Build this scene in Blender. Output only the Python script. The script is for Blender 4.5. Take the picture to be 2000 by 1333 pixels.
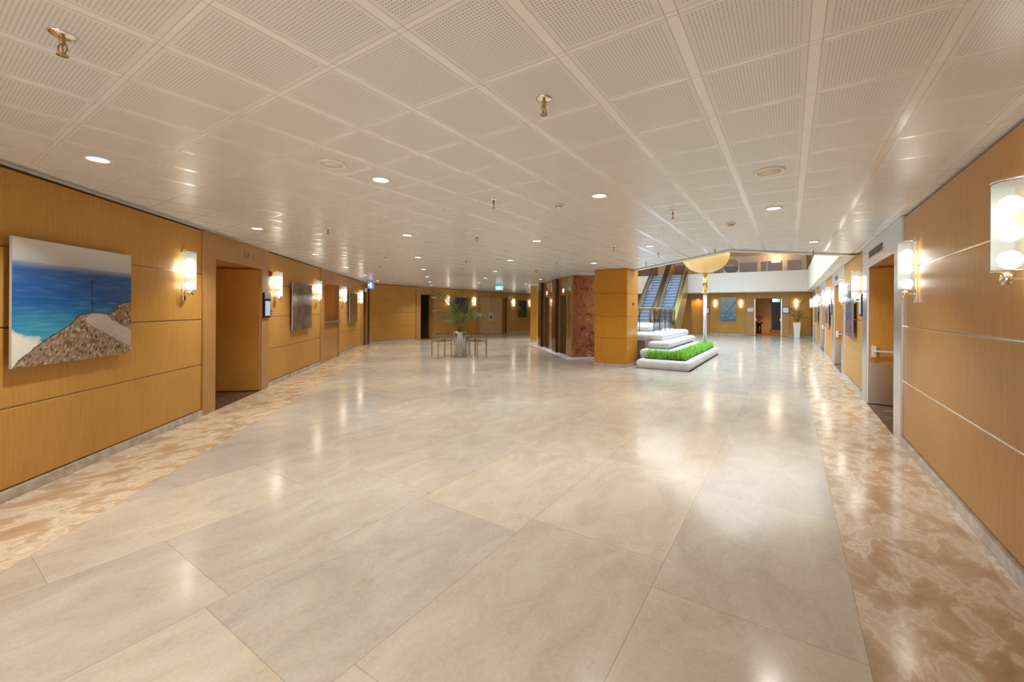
import bpy, bmesh, math, random
from mathutils import Matrix, Vector, noise
random.seed(7)
for o in list(bpy.data.objects): bpy.data.objects.remove(o)
SC = bpy.context.scene
COL = SC.collection
PI = math.pi
# ---------------------------------------------------------------- camera
# world axes follow the building: x = across the hall, y = along the right-hand wall
YAW = math.radians(33.57); ROLL = 0.0056; H = 1.60; FPX = 815.0
fw = Vector((-math.sin(YAW), math.cos(YAW), 0)); rt = Vector((math.cos(YAW), math.sin(YAW), 0)); up = Vector((0, 0, 1))
rr = rt*math.cos(ROLL) + up*math.sin(ROLL); uu = -rt*math.sin(ROLL) + up*math.cos(ROLL)
cd = bpy.data.cameras.new('camera'); cam = bpy.data.objects.new('camera', cd); COL.objects.link(cam)
cd.sensor_width = 36; cd.lens = 36*FPX/2000; cd.shift_y = -(666.5-605)/2000; cd.clip_start = .02; cd.clip_end = 200
bk = -fw
cam.matrix_world = Matrix(((rr.x, uu.x, bk.x, 0), (rr.y, uu.y, bk.y, 0), (rr.z, uu.z, bk.z, H), (0, 0, 0, 1)))
SC.camera = cam
# ---------------------------------------------------------------- colour management, world, large lights
SC.view_settings.view_transform = 'Standard'; SC.view_settings.look = 'None'
SC.view_settings.gamma = 1; SC.view_settings.use_curve_mapping = False
SC.view_settings.exposure = 0.0
W = bpy.data.worlds.new('world'); SC.world = W; W.use_nodes = True
W.node_tree.nodes['Background'].inputs[0].default_value = (1.0, .95, .89, 1)
W.node_tree.nodes['Background'].inputs[1].default_value = 2.6
DOWN_W = 19.5; SCONCE_W = 2.2; SKY_W = 1250
def area(name, loc, size, power, color, shape='DISK', size_y=None, rot=(0, 0, 0), spread=PI):
    l = bpy.data.lights.new(name, 'AREA'); l.shape = shape; l.size = size
    if size_y: l.size_y = size_y
    l.energy = power; l.color = color; l.spread = spread
    o = bpy.data.objects.new(name, l); o.location = loc; o.rotation_euler = rot; COL.objects.link(o); return o
area('atrium_skylight', (-4.2, 19.5, 5.5), 7.0, SKY_W, (.38, .68, 1.0), 'RECTANGLE', 17, spread=math.radians(140))
area('upper_lounge_fill', (-6, 32.2, 5.3), .8, 25, (1, .75, .45), spread=math.radians(120))  # added warm fill for the gallery, no fitting belongs to it
area('upper_lounge_fill', (-1.5, 32.2, 5.3), .8, 25, (1, .75, .45), spread=math.radians(120))  # second added fill, apart from the shaded gallery lamps
# ---------------------------------------------------------------- materials
def lin(c): c = c/255; return c/12.92 if c <= .04045 else ((c+.055)/1.055)**2.4
def srgb(r, g, b): return (lin(r), lin(g), lin(b), 1)
def mat(name, col, rough=.5, metal=0, spec=.5, coat=0, emis=None, es=0):
    m = bpy.data.materials.new(name); m.use_nodes = True; b = m.node_tree.nodes['Principled BSDF']
    b.inputs['Base Color'].default_value = col if len(col) == 4 else (*col, 1)
    b.inputs['Roughness'].default_value = rough; b.inputs['Metallic'].default_value = metal
    b.inputs['Specular IOR Level'].default_value = spec; b.inputs['Coat Weight'].default_value = coat
    b.inputs['Coat Roughness'].default_value = .1
    if emis: b.inputs['Emission Color'].default_value = (*emis, 1); b.inputs['Emission Strength'].default_value = es
    return m
class NT:
    def __init__(s, m): s.t = m.node_tree; s.b = s.t.nodes['Principled BSDF']
    def n(s, typ, **k):
        nd = s.t.nodes.new(typ)
        for a, v in k.items(): setattr(nd, a, v)
        return nd
    def l(s, a, b): s.t.links.new(a, b)
    def m(s, op, a, b=None, c=None):
        nd = s.n('ShaderNodeMath', operation=op)
        for i, v in enumerate((a, b, c)):
            if v is None: continue
            if isinstance(v, (int, float)): nd.inputs[i].default_value = v
            else: s.l(v, nd.inputs[i])
        return nd.outputs[0]
    def mix(s, f, a, b):
        nd = s.n('ShaderNodeMix', data_type='RGBA')
        for i, v in ((0, f), (6, a), (7, b)):
            if isinstance(v, (int, float)): nd.inputs[i].default_value = v
            elif isinstance(v, tuple): nd.inputs[i].default_value = v
            else: s.l(v, nd.inputs[i])
        return nd.outputs[2]
    def noise(s, vec, scale, det=2, rough=.5, dist=0):
        nd = s.n('ShaderNodeTexNoise'); nd.inputs['Scale'].default_value = scale; nd.inputs['Detail'].default_value = det
        nd.inputs['Roughness'].default_value = rough; nd.inputs['Distortion'].default_value = dist
        s.l(vec, nd.inputs['Vector']); return nd.outputs[0]
    def ramp(s, f, stops):
        nd = s.n('ShaderNodeValToRGB'); e = nd.color_ramp.elements
        while len(e) < len(stops): e.new(.5)
        for i, (p, c) in enumerate(stops): e[i].position = p; e[i].color = c
        s.l(f, nd.inputs[0]); return nd.outputs[0]
    def bump(s, h, strength, dist=.01):
        nd = s.n('ShaderNodeBump'); nd.inputs['Strength'].default_value = strength; nd.inputs['Distance'].default_value = dist
        s.l(h, nd.inputs['Height']); s.l(nd.outputs[0], s.b.inputs['Normal'])
    def scale(s, vec, v):
        nd = s.n('ShaderNodeMapping'); nd.inputs['Scale'].default_value = v; s.l(vec, nd.inputs[0]); return nd.outputs[0]
def geo_pos(N): return N.n('ShaderNodeNewGeometry').outputs['Position']
def wood(name, a, b, rough=.33, grain=(9, 9, .6), coat=0, spec=.5):
    m = mat(name, a, rough, coat=coat, spec=spec); N = NT(m); p = geo_pos(N)
    f = N.noise(N.scale(p, grain), 6, 4, .6); g = N.noise(p, 1.3, 3)
    f2 = N.m('ADD', N.m('MULTIPLY', f, .6), N.m('MULTIPLY', g, .4))
    N.l(N.ramp(f2, [(.35, a), (.65, b)]), N.b.inputs['Base Color'])
    return m
M = {}
M['veneer'] = wood('honey_veneer', (.47, .24, .052, 1), (.56, .305, .076, 1), .36, spec=.18)
M['frame_wood'] = wood('portal_veneer', (.40, .205, .06, 1), (.50, .27, .085, 1), .3, (16, 16, .8))
M['door_wood'] = wood('door_veneer', (.62, .30, .06, 1), (.72, .37, .085, 1), .32, (14, 14, .7))
M['pale_door'] = wood('pale_door_veneer', (.52, .33, .15, 1), (.60, .40, .20, 1), .3)
M['column_wood'] = wood('column_veneer', (.50, .215, .020, 1), (.57, .265, .030, 1), .26, (14, 14, .5), spec=.3)
M['dark_gap'] = mat('shadow_gap', (.11, .06, .03), .8)
M['seam'] = mat('bronze_seam', (.34, .22, .11), .3, .8)
M['strip'] = mat('polished_metal_strip', (.85, .84, .82), .16, 1)
M['steel'] = mat('brushed_steel', (.72, .73, .76), .28, 1)
M['planter_steel'] = mat('planter_steel', (.48, .47, .45), .22, 1)
M['pewter'] = mat('pewter_frame', (.40, .33, .24), .35, .7)
M['pole_metal'] = mat('satin_pole', (.62, .62, .68), .4, .6)
M['chrome'] = mat('chrome', (.85, .85, .85), .1, 1)
M['brass'] = mat('brass', (.72, .52, .20), .22, 1)
M['bronze'] = mat('bronze_panel', (.44, .29, .11), .3, .5)
M['black'] = mat('black_plastic', (.012, .012, .014), .35)
M['dark_rubber'] = mat('dark_rubber', (.015, .013, .012), .5)
M['white'] = mat('white_paint', (.80, .78, .74), .5)
M['white_metal'] = mat('white_enamel', (.82, .82, .80), .3)
M['cream'] = mat('cream_plaster', (.78, .72, .62), .7)
M['fascia'] = mat('fascia_panel', (.66, .60, .52), .5)
M['red'] = mat('red_plastic', (.42, .02, .015), .35)
M['rose'] = mat('sign_backing', (.6, .55, .5), .5)
M['soil'] = mat('soil', (.05, .035, .02), .9)
M['gilt'] = mat('gold_letters', (.62, .48, .26), .3, .8)
M['grey_letter'] = mat('dark_letters', (.22, .21, .20), .4, .5)
M['tan_wall'] = mat('upper_wall', (.56, .42, .26), .6)
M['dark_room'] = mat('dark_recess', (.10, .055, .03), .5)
M['carpet'] = mat('brown_floor', (.22, .10, .04), .6)
M['lamp_warm'] = mat('lamp_shade_warm', (.9, .7, .45), .6, emis=(1, .62, .30), es=2.2)
M['bulb'] = mat('bulb', (1, 1, 1), .5, emis=(1, .97, .92), es=9)
M['diffuser'] = mat('downlight_diffuser', (1, 1, 1), .5, emis=(1, .98, .95), es=5)
M['green_sign'] = mat('green_sign', (.1, .6, .45), .4, emis=(.12, .85, .62), es=1.6)
M['sign_white'] = mat('lit_white', (1, 1, 1), .4, emis=(1, 1, 1), es=1.6)
M['blue_sign'] = mat('blue_sign', (.05, .2, .7), .4, emis=(.10, .30, .9), es=.7)
M['screen'] = mat('display_screen', (.3, .38, .45), .2, emis=(.38, .52, .62), es=.55)
M['seat_red'] = mat('dark_red_lacquer', (.16, .03, .02), .3)
# glass kinds
def glass(name, tint, mixf, rough=.03):
    m = bpy.data.materials.new(name); m.use_nodes = True; t = m.node_tree; t.nodes.remove(t.nodes['Principled BSDF'])
    out = t.nodes['Material Output']; tr = t.nodes.new('ShaderNodeBsdfTransparent'); tr.inputs[0].default_value = (*tint, 1)
    gl = t.nodes.new('ShaderNodeBsdfGlossy'); gl.inputs['Roughness'].default_value = rough
    fr = t.nodes.new('ShaderNodeFresnel'); fr.inputs[0].default_value = 1.5
    ma = t.nodes.new('ShaderNodeMath'); ma.operation = 'MULTIPLY_ADD'; ma.inputs[1].default_value = .7; ma.inputs[2].default_value = mixf
    mx = t.nodes.new('ShaderNodeMixShader'); t.links.new(fr.outputs[0], ma.inputs[0]); t.links.new(ma.outputs[0], mx.inputs[0])
    t.links.new(tr.outputs[0], mx.inputs[1]); t.links.new(gl.outputs[0], mx.inputs[2]); t.links.new(mx.outputs[0], out.inputs[0]); return m
M['glass'] = glass('clear_glass', (.95, .97, .98), .0)
M['glass_top'] = glass('table_glass', (.8, .9, .85), .15)
def frosted():
    m = bpy.data.materials.new('frosted_glass'); m.use_nodes = True; t = m.node_tree; t.nodes.remove(t.nodes['Principled BSDF'])
    out = t.nodes['Material Output']; tr = t.nodes.new('ShaderNodeBsdfTransparent'); tr.inputs[0].default_value = (.97, 1, .98, 1)
    tl = t.nodes.new('ShaderNodeBsdfTranslucent'); tl.inputs[0].default_value = (.18, .20, .18, 1)
    df = t.nodes.new('ShaderNodeBsdfDiffuse'); df.inputs[0].default_value = (.3, .33, .3, 1)
    em = t.nodes.new('ShaderNodeEmission'); em.inputs[0].default_value = (.93, 1, .88, 1); em.inputs[1].default_value = .42
    a = t.nodes.new('ShaderNodeMixShader'); a.inputs[0].default_value = .5
    b = t.nodes.new('ShaderNodeMixShader'); b.inputs[0].default_value = .60; ad = t.nodes.new('ShaderNodeAddShader')
    L = t.links.new; L(tl.outputs[0], a.inputs[1]); L(df.outputs[0], a.inputs[2]); L(tr.outputs[0], b.inputs[1]); L(a.outputs[0], ad.inputs[0]); L(em.outputs[0], ad.inputs[1])
    L(ad.outputs[0], b.inputs[2]); L(b.outputs[0], out.inputs[0]); return m
M['frosted'] = frosted()
def m_bowl():
    m = mat('gold_glass_bowl', (.58, .40, .14), .4, .1, emis=(1, .70, .30), es=.14); return m
M['bowl'] = m_bowl()
# marble kinds
def marble(name, stops, scale=2.5, dist=2.0, rough=.1, stretch=(1, 1, 1)):
    m = mat(name, (.5, .5, .5), rough); N = NT(m); p = N.scale(geo_pos(N), stretch)
    f = N.noise(p, scale, 6, .62, dist); N.l(N.ramp(f, stops), N.b.inputs['Base Color']); return m
M['red_marble'] = marble('rust_marble', [(.30, (.12, .03, .014, 1)), (.44, (.27, .08, .035, 1)), (.52, (.38, .15, .075, 1)), (.58, (.26, .08, .04, 1)), (.68, (.58, .32, .2, 1))], 4.2, .7, .14)
M['amber_marble'] = marble('amber_marble', [(.3, (.26, .10, .025, 1)), (.55, (.38, .17, .05, 1)), (.75, (.48, .25, .09, 1))], 1.6, 1.5, .1)
M['dark_marble'] = marble('dark_brown_marble', [(.3, (.045, .016, .008, 1)), (.6, (.09, .035, .015, 1)), (.8, (.16, .07, .03, 1))], 3, 1.5, .08)
M['lift_door'] = marble('mottled_dark_doors', [(.3, (.02, .014, .012, 1)), (.6, (.06, .035, .025, 1)), (.8, (.14, .08, .05, 1))], 9, 1.2, .3)
M['threshold'] = marble('dark_veined_threshold', [(.35, (.05, .035, .025, 1)), (.60, (.10, .075, .05, 1)), (.66, (.40, .36, .30, 1)), (.70, (.09, .06, .04, 1))], 4, 2.4, .15)
M['skirting'] = marble('grey_beige_skirting', [(.3, (.34, .28, .21, 1)), (.5, (.48, .41, .34, 1)), (.75, (.62, .56, .49, 1))], 5, 1.5, .18)
M['pale_stone'] = marble('white_planter_stone', [(.3, (.62, .62, .62, 1)), (.6, (.71, .71, .72, 1)), (.8, (.77, .77, .78, 1))], 3, 1, .3)
M['stone_base'] = marble('grey_brown_stone', [(.3, (.30, .26, .21, 1)), (.7, (.45, .40, .33, 1))], 5, 1, .4)
M['lift_door'].node_tree.nodes['Principled BSDF'].inputs['Specular IOR Level'].default_value = .15
M['lift_door'].node_tree.nodes['Principled BSDF'].inputs['Roughness'].default_value = .5
M['sill_stone'] = mat('grey_stone_sill', (.20, .18, .16), .2)
LWP = (-7.236, 2.64); LWD = (-.6755, .7378); LWN = (.7378, .6755)
def floor_mat():
    m = mat('marble_floor', (.5, .45, .4), .14); N = NT(m); p = geo_pos(N)
    sp = N.n('ShaderNodeSeparateXYZ'); N.l(p, sp.inputs[0]); x, y = sp.outputs[0], sp.outputs[1]
    TX, TY = .966, 1.57
    cx = N.m('DIVIDE', N.m('ADD', x, .654+10*TX), TX); row = N.m('FLOOR', cx); fx = N.m('SUBTRACT', cx, row)
    wn = N.n('ShaderNodeTexWhiteNoise', noise_dimensions='1D'); N.l(row, wn.inputs['W'])
    cy = N.m('ADD', N.m('DIVIDE', N.m('ADD', y, 20), TY), wn.outputs['Value']); cc = N.m('FLOOR', cy); fy = N.m('SUBTRACT', cy, cc)
    cb = N.n('ShaderNodeCombineXYZ'); N.l(row, cb.inputs[0]); N.l(cc, cb.inputs[1])
    w2 = N.n('ShaderNodeTexWhiteNoise', noise_dimensions='2D'); N.l(cb.outputs[0], w2.inputs['Vector']); rnd = w2.outputs['Value']
    ex = N.m('MULTIPLY', N.m('MINIMUM', fx, N.m('SUBTRACT', 1, fx)), TX); ey = N.m('MULTIPLY', N.m('MINIMUM', fy, N.m('SUBTRACT', 1, fy)), TY)
    joint = N.m('LESS_THAN', N.m('MINIMUM', ex, ey), .0022)
    # per-tile shifted stone pattern
    off = N.n('ShaderNodeVectorMath', operation='SCALE'); N.l(w2.outputs['Color'], off.inputs[0]); off.inputs['Scale'].default_value = 9
    ad = N.n('ShaderNodeVectorMath', operation='ADD'); N.l(p, ad.inputs[0]); N.l(off.outputs[0], ad.inputs[1])
    mo = N.noise(N.scale(ad.outputs[0], (1.6, .8, 1)), 2.2, 6, .65, .8); fine = N.noise(ad.outputs[0], 42, 3, .7)
    ve = N.noise(N.scale(ad.outputs[0], (3, 1, 1)), 5, 5, .7, 1.5)
    base = N.ramp(N.m('ADD', N.m('MULTIPLY', mo, .7), N.m('MULTIPLY', fine, .3)), [(.28, (.39, .335, .262, 1)), (.5, (.485, .425, .345, 1)), (.72, (.57, .515, .435, 1))])
    spots = N.m('LESS_THAN', ve, .37)
    base = N.mix(N.m('MULTIPLY', spots, .22), base, (.33, .25, .17, 1))
    hs = N.n('ShaderNodeHueSaturation'); N.l(base, hs.inputs['Color']); N.l(N.m('ADD', .91, N.m('MULTIPLY', rnd, .19)), hs.inputs['Value'])
    N.l(N.m('ADD', .85, N.m('MULTIPLY', w2.outputs['Value'], .3)), hs.inputs['Saturation']); base = hs.outputs[0]
    # veined border along both side walls
    dl = N.m('ADD', N.m('MULTIPLY', N.m('SUBTRACT', x, LWP[0]), LWN[0]), N.m('MULTIPLY', N.m('SUBTRACT', y, LWP[1]), LWN[1]))
    bl = N.m('LESS_THAN', dl, .92); br = N.m('GREATER_THAN', x, .312); bb = N.m('LESS_THAN', x, -14.95)
    bor = N.m('MAXIMUM', N.m('MAXIMUM', bl, br), bb)
    bn = N.noise(N.scale(p, (1.5, .9, 1)), 3.4, 7, .62, .4)
    bcol = N.ramp(bn, [(.30, (.38, .26, .155, 1)), (.43, (.48, .345, .215, 1)), (.49, (.54, .41, .27, 1)), (.53, (.68, .59, .46, 1)), (.58, (.55, .43, .30, 1)), (.68, (.70, .61, .48, 1))])
    col = N.mix(bor, base, bcol)
    edge = N.m('LESS_THAN', N.m('MINIMUM', N.m('ABSOLUTE', N.m('SUBTRACT', dl, .92)), N.m('ABSOLUTE', N.m('SUBTRACT', x, .312))), .0025)
    joint2 = N.m('MAXIMUM', N.m('MULTIPLY', joint, N.m('SUBTRACT', 1, bor)), edge)
    col = N.mix(N.m('MULTIPLY', joint2, .45), col, (.2, .15, .1, 1)); N.l(col, N.b.inputs['Base Color'])
    N.l(N.m('ADD', .10, N.m('MULTIPLY', N.noise(p, 3, 3), .12)), N.b.inputs['Roughness'])
    N.bump(N.noise(p, 1.4, 2), .05, .02)
    N.b.inputs['Specular IOR Level'].default_value = .6
    return m
M['floor'] = floor_mat()
GX, GY, GX0, GY0 = .482, .5177, .0916, .157
def ceil_mat():
    m = mat('perforated_ceiling', (.6, .56, .5), .42); N = NT(m); p = geo_pos(N)
    sp = N.n('ShaderNodeSeparateXYZ'); N.l(p, sp.inputs[0]); x, y = sp.outputs[0], sp.outputs[1]
    def fr(v, o, s): return N.m('FRACT', N.m('ADD', N.m('DIVIDE', N.m('SUBTRACT', v, o), s), 200))
    fx, fy = fr(x, GX0, GX), fr(y, GY0, GY)
    dx = N.m('MULTIPLY', N.m('MINIMUM', fx, N.m('SUBTRACT', 1, fx)), GX); dy = N.m('MULTIPLY', N.m('MINIMUM', fy, N.m('SUBTRACT', 1, fy)), GY)
    dl = N.m('ADD', N.m('MULTIPLY', N.m('SUBTRACT', x, LWP[0]), LWN[0]), N.m('MULTIPLY', N.m('SUBTRACT', y, LWP[1]), LWN[1]))
    plain = N.m('MAXIMUM', N.m('LESS_THAN', dl, .78), N.m('GREATER_THAN', x, GX0+2*GX-.03))
    bar = N.m('MAXIMUM', N.m('LESS_THAN', dx, .023), N.m('LESS_THAN', dy, .012))
    shadow_line = N.m('MAXIMUM', N.m('LESS_THAN', N.m('ABSOLUTE', N.m('SUBTRACT', dx, .0245)), .0018), N.m('LESS_THAN', N.m('ABSOLUTE', N.m('SUBTRACT', dy, .0135)), .0015))  # thin shadow line along the bar edges, painted into the colour
    field = N.m('MULTIPLY', N.m('MULTIPLY', N.m('GREATER_THAN', dx, .046), N.m('GREATER_THAN', dy, .034)), N.m('SUBTRACT', 1, plain))
    HP = .0150
    hx = N.m('MULTIPLY', N.m('SUBTRACT', N.m('FRACT', N.m('DIVIDE', N.m('MULTIPLY', fx, GX), HP)), .5), HP)
    hy = N.m('MULTIPLY', N.m('SUBTRACT', N.m('FRACT', N.m('DIVIDE', N.m('MULTIPLY', fy, GY), HP)), .5), HP)
    rr_ = N.m('SQRT', N.m('ADD', N.m('MULTIPLY', hx, hx), N.m('MULTIPLY', hy, hy)))
    hole = N.m('MULTIPLY', N.m('LESS_THAN', rr_, .0037), field)
    c = N.mix(N.m('MULTIPLY', N.noise(p, .7, 2), .25), (.76, .77, .765, 1), (.70, .71, .705, 1))
    c = N.mix(bar, c, (.84, .85, .84, 1)); c = N.mix(N.m('MULTIPLY', shadow_line, .6), c, (.28, .25, .2, 1)); c = N.mix(N.m('MULTIPLY', hole, .62), c, (.24, .20, .16, 1))
    N.l(c, N.b.inputs['Base Color'])
    N.l(N.m('SUBTRACT', .33, N.m('MULTIPLY', bar, .19)), N.b.inputs['Roughness'])
    N.b.inputs['Specular IOR Level'].default_value = .5
    return m
M['ceiling'] = ceil_mat()
M['ceiling_plain'] = mat('plain_ceiling_board', (.66, .66, .64), .4)
def leaf_mat(name, a, b):
    m = mat(name, a, .45); N = NT(m); N.l(N.ramp(N.noise(geo_pos(N), 9, 2), [(.35, a), (.65, b)]), N.b.inputs['Base Color'])
    N.b.inputs['Transmission Weight'].default_value = 0; return m
M['palm_leaf'] = leaf_mat('palm_leaf', (.03, .10, .015, 1), (.12, .24, .03, 1))
M['palm_stem'] = leaf_mat('palm_stem', (.16, .15, .05, 1), (.25, .2, .08, 1))
M['dry_leaf'] = leaf_mat('olive_palm_leaf', (.14, .15, .04, 1), (.26, .24, .08, 1))
M['grass'] = leaf_mat('bright_green_blades', (.16, .48, .03, 1), (.38, .74, .10, 1))
def paint_mat():
    m = mat('printed_picture', (.5, .5, .5), .12, coat=.4); N = NT(m); a = N.n('ShaderNodeAttribute'); a.attribute_name = 'print'
    N.l(a.outputs['Color'], N.b.inputs['Base Color']); return m
M['print'] = paint_mat()
M['acrylic'] = mat('clear_acrylic_edge', (.55, .58, .58), .15)

# ---------------------------------------------------------------- mesh helpers
class MB:
    def __init__(s, mx=None): s.v = []; s.f = []; s.mx = mx; s.sm = []
    def add(s, vs, fs, smooth=False):
        b = len(s.v)
        for v in vs:
            v = Vector(v)
            if s.mx is not None: v = s.mx @ v
            s.v.append(v)
        for f in fs: s.f.append([b+i for i in f]); s.sm.append(smooth)
        return s
    def box(s, x0, x1, y0, y1, z0, z1):
        vs = [(x, y, z) for x in (x0, x1) for y in (y0, y1) for z in (z0, z1)]
        return s.add(vs, [(0, 1, 3, 2), (4, 6, 7, 5), (0, 4, 5, 1), (2, 3, 7, 6), (0, 2, 6, 4), (1, 5, 7, 3)])
    def prism(s, poly, z0, z1):
        n = len(poly); vs = [(x, y, z0) for x, y in poly]+[(x, y, z1) for x, y in poly]
        return s.add(vs, [tuple(range(n))[::-1], tuple(range(n, 2*n))]+[(i, (i+1) % n, n+(i+1) % n, n+i) for i in range(n)])
    def lathe(s, prof, cx=0, cy=0, n=24, axis='z', smooth=True, cz=0):
        vs = []
        for r, h in prof:
            for k in range(n):
                a = 2*PI*k/n; c, d = r*math.cos(a), r*math.sin(a)
                vs.append({'z': (cx+c, cy+d, cz+h), 'y': (cx+c, cy+h, cz+d), 'x': (cx+h, cy+c, cz+d)}[axis])
        fs = []
        for i in range(len(prof)-1):
            for k in range(n): fs.append((i*n+k, i*n+(k+1) % n, (i+1)*n+(k+1) % n, (i+1)*n+k))
        s.add(vs, fs, smooth); m = len(prof)
        b = len(s.v)-len(vs)
        for i, rev in ((0, 1), (m-1, 0)):
            if prof[i][0] > 1e-5:
                f = [b+i*n+k for k in range(n)]; s.f.append(f[::-1] if rev else f); s.sm.append(False)
        return s
    def tube(s, pts, r, n=8, smooth=True):
        pts = [Vector(p) for p in pts]; rs = r if isinstance(r, (list, tuple)) else [r]*len(pts); vs = []
        for i, p in enumerate(pts):
            t = (pts[min(i+1, len(pts)-1)]-pts[max(i-1, 0)]).normalized()
            a = Vector((0, 0, 1)) if abs(t.z) < .9 else Vector((1, 0, 0)); u = t.cross(a).normalized(); w = t.cross(u)
            for k in range(n): an = 2*PI*k/n; vs.append(p+(u*math.cos(an)+w*math.sin(an))*rs[i])
        fs = [(i*n+k, i*n+(k+1) % n, (i+1)*n+(k+1) % n, (i+1)*n+k) for i in range(len(pts)-1) for k in range(n)]
        fs += [tuple(range(n))[::-1], tuple((len(pts)-1)*n+k for k in range(n))]
        return s.add(vs, fs, smooth)
    def build(s, name, m, parent=None, bevel=0, seg=2, solid=True):
        me = bpy.data.meshes.new(name); me.from_pydata([tuple(v) for v in s.v], [], s.f); me.update()
        if solid:
            bm = bmesh.new(); bm.from_mesh(me); bmesh.ops.recalc_face_normals(bm, faces=bm.faces); bm.to_mesh(me); bm.free()
        for p, q in zip(me.polygons, s.sm): p.use_smooth = q
        me.materials.append(m if not isinstance(m, str) else M[m])
        o = bpy.data.objects.new(name, me); COL.objects.link(o)
        if bevel:
            b = o.modifiers.new('bevel', 'BEVEL'); b.width = bevel; b.segments = seg; b.limit_method = 'ANGLE'
        if parent: o.parent = parent
        return o
def tag(o, label, cat, group=None, kind=None):
    if label: o['label'] = label
    if cat: o['category'] = cat
    if group: o['group'] = group
    if kind: o['kind'] = kind
    return o
def thing(name, label, cat, loc=(0, 0, 0), rz=0, group=None):
    o = bpy.data.objects.new(name, None); COL.objects.link(o); o.location = loc; o.rotation_euler = (0, 0, rz); o.empty_display_size = .1
    return tag(o, label, cat, group)
def struct(o): o['kind'] = 'structure'; return o
def copy_tree(o, parent=None):
    c = o.copy(); COL.objects.link(c)
    if parent: c.parent = parent
    for ch in o.children: copy_tree(ch, c)
    return c
def text(name, body, size, m, parent, loc, rot, ext=.006, align='CENTER'):
    cu = bpy.data.curves.new(name, 'FONT'); cu.body = body; cu.size = size; cu.extrude = ext; cu.align_x = align; cu.align_y = 'CENTER'
    cu.materials.append(M[m]); t = bpy.data.objects.new(name, cu); COL.objects.link(t); t.location = loc; t.rotation_euler = rot
    dg = bpy.context.evaluated_depsgraph_get(); me = bpy.data.meshes.new_from_object(t.evaluated_get(dg)); me.name = name
    o = bpy.data.objects.new(name, me); COL.objects.link(o); o.location = loc; o.rotation_euler = rot
    bpy.data.objects.remove(t)
    if parent: o.parent = parent
    return o
CE = 2.765; WT = 2.744; BB = .087
SEAM = [.758, 1.426, 2.096]
class Frame:   # a wall plane: origin, direction along, outward normal (into the room)
    def __init__(s, P, D, N):
        s.P = Vector((P[0], P[1], 0)); s.D = Vector((D[0], D[1], 0)).normalized(); s.N = Vector((N[0], N[1], 0)).normalized()
        s.mx = Matrix(((s.D.x, s.N.x, 0, s.P.x), (s.D.y, s.N.y, 0, s.P.y), (0, 0, 1, 0), (0, 0, 0, 1)))
        s.rz = math.atan2(-s.N.x, s.N.y)        # local +Y = outward normal
    def pt(s, a, o, z): return s.mx @ Vector((a, o, z))
    def mb(s): return MB(s.mx)
FL = Frame(LWP, LWD, LWN)
FR = Frame((1.13, 0), (0, 1), (-1, 0))
FB = Frame((-15.95, 0), (0, 1), (1, 0))
FF = Frame((0, 31.24), (1, 0), (0, -1))

# ---------------------------------------------------------------- floor
b = MB(); b.add([(-17, -4, 0), (2.4, -4, 0), (2.4, 40, 0), (-17, 40, 0)], [(0, 1, 2, 3)])
b.box(-17, 2.4, -4, 40, -.2, -.01)
struct(b.build('floor', 'floor', solid=False))
# ---------------------------------------------------------------- ceiling with the atrium opening
A0 = (-.936, 8.86); dE = Vector((-.6755, .7378))
A1 = (A0[0]+dE.x*13.2, A0[1]+dE.y*13.2)
lw = lambda s, o=0: tuple(FL.pt(s, o, 0))[:2]
poly = [lw(-6.6, -.11), (1.6, -3.4), (1.6, A0[1]+1.6-A0[0]), A0, A1, (A1[0], 40), (-16.2, 40), (-16.2, 12.4), lw(13.0, -.11)]
def poly_mesh(poly, z0, z1):
    bm = bmesh.new(); vs = [bm.verts.new((x, y, z0)) for x, y in poly]; f = bm.faces.new(vs)
    r = bmesh.ops.extrude_face_region(bm, geom=[f]); bmesh.ops.translate(bm, verts=[v for v in r['geom'] if isinstance(v, bmesh.types.BMVert)], vec=(0, 0, z1-z0))
    bmesh.ops.triangulate(bm, faces=[q for q in bm.faces if len(q.verts) > 4]); bmesh.ops.recalc_face_normals(bm, faces=bm.faces)
    me = bpy.data.meshes.new('ceiling'); bm.to_mesh(me); bm.free(); return me
me = poly_mesh(poly, CE, CE+.12); me.materials.append(M['ceiling']); oc = bpy.data.objects.new('ceiling', me); COL.objects.link(oc); struct(oc)
# white edge band round the atrium opening
dN = Vector((.7378, .6755))
b = MB()
def band(p, q, w, z0, z1, b, side):
    p = Vector(p); q = Vector(q); d = (q-p).normalized(); n = Vector((-d.y, d.x))*side
    b.prism([tuple(p), tuple(q), tuple(q+n*w), tuple(p+n*w)], z0, z1)
band(A0, A1, .16, CE-.025, CE+.25, b, -1)
band((A0[0]+.16*.7071, A0[1]+.16*.7071), (1.13, A0[1]+1.13-A0[0]), .16, CE-.025, CE+.25, b, 1)
struct(b.build('trim_1', 'ceiling_plain'))
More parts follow.
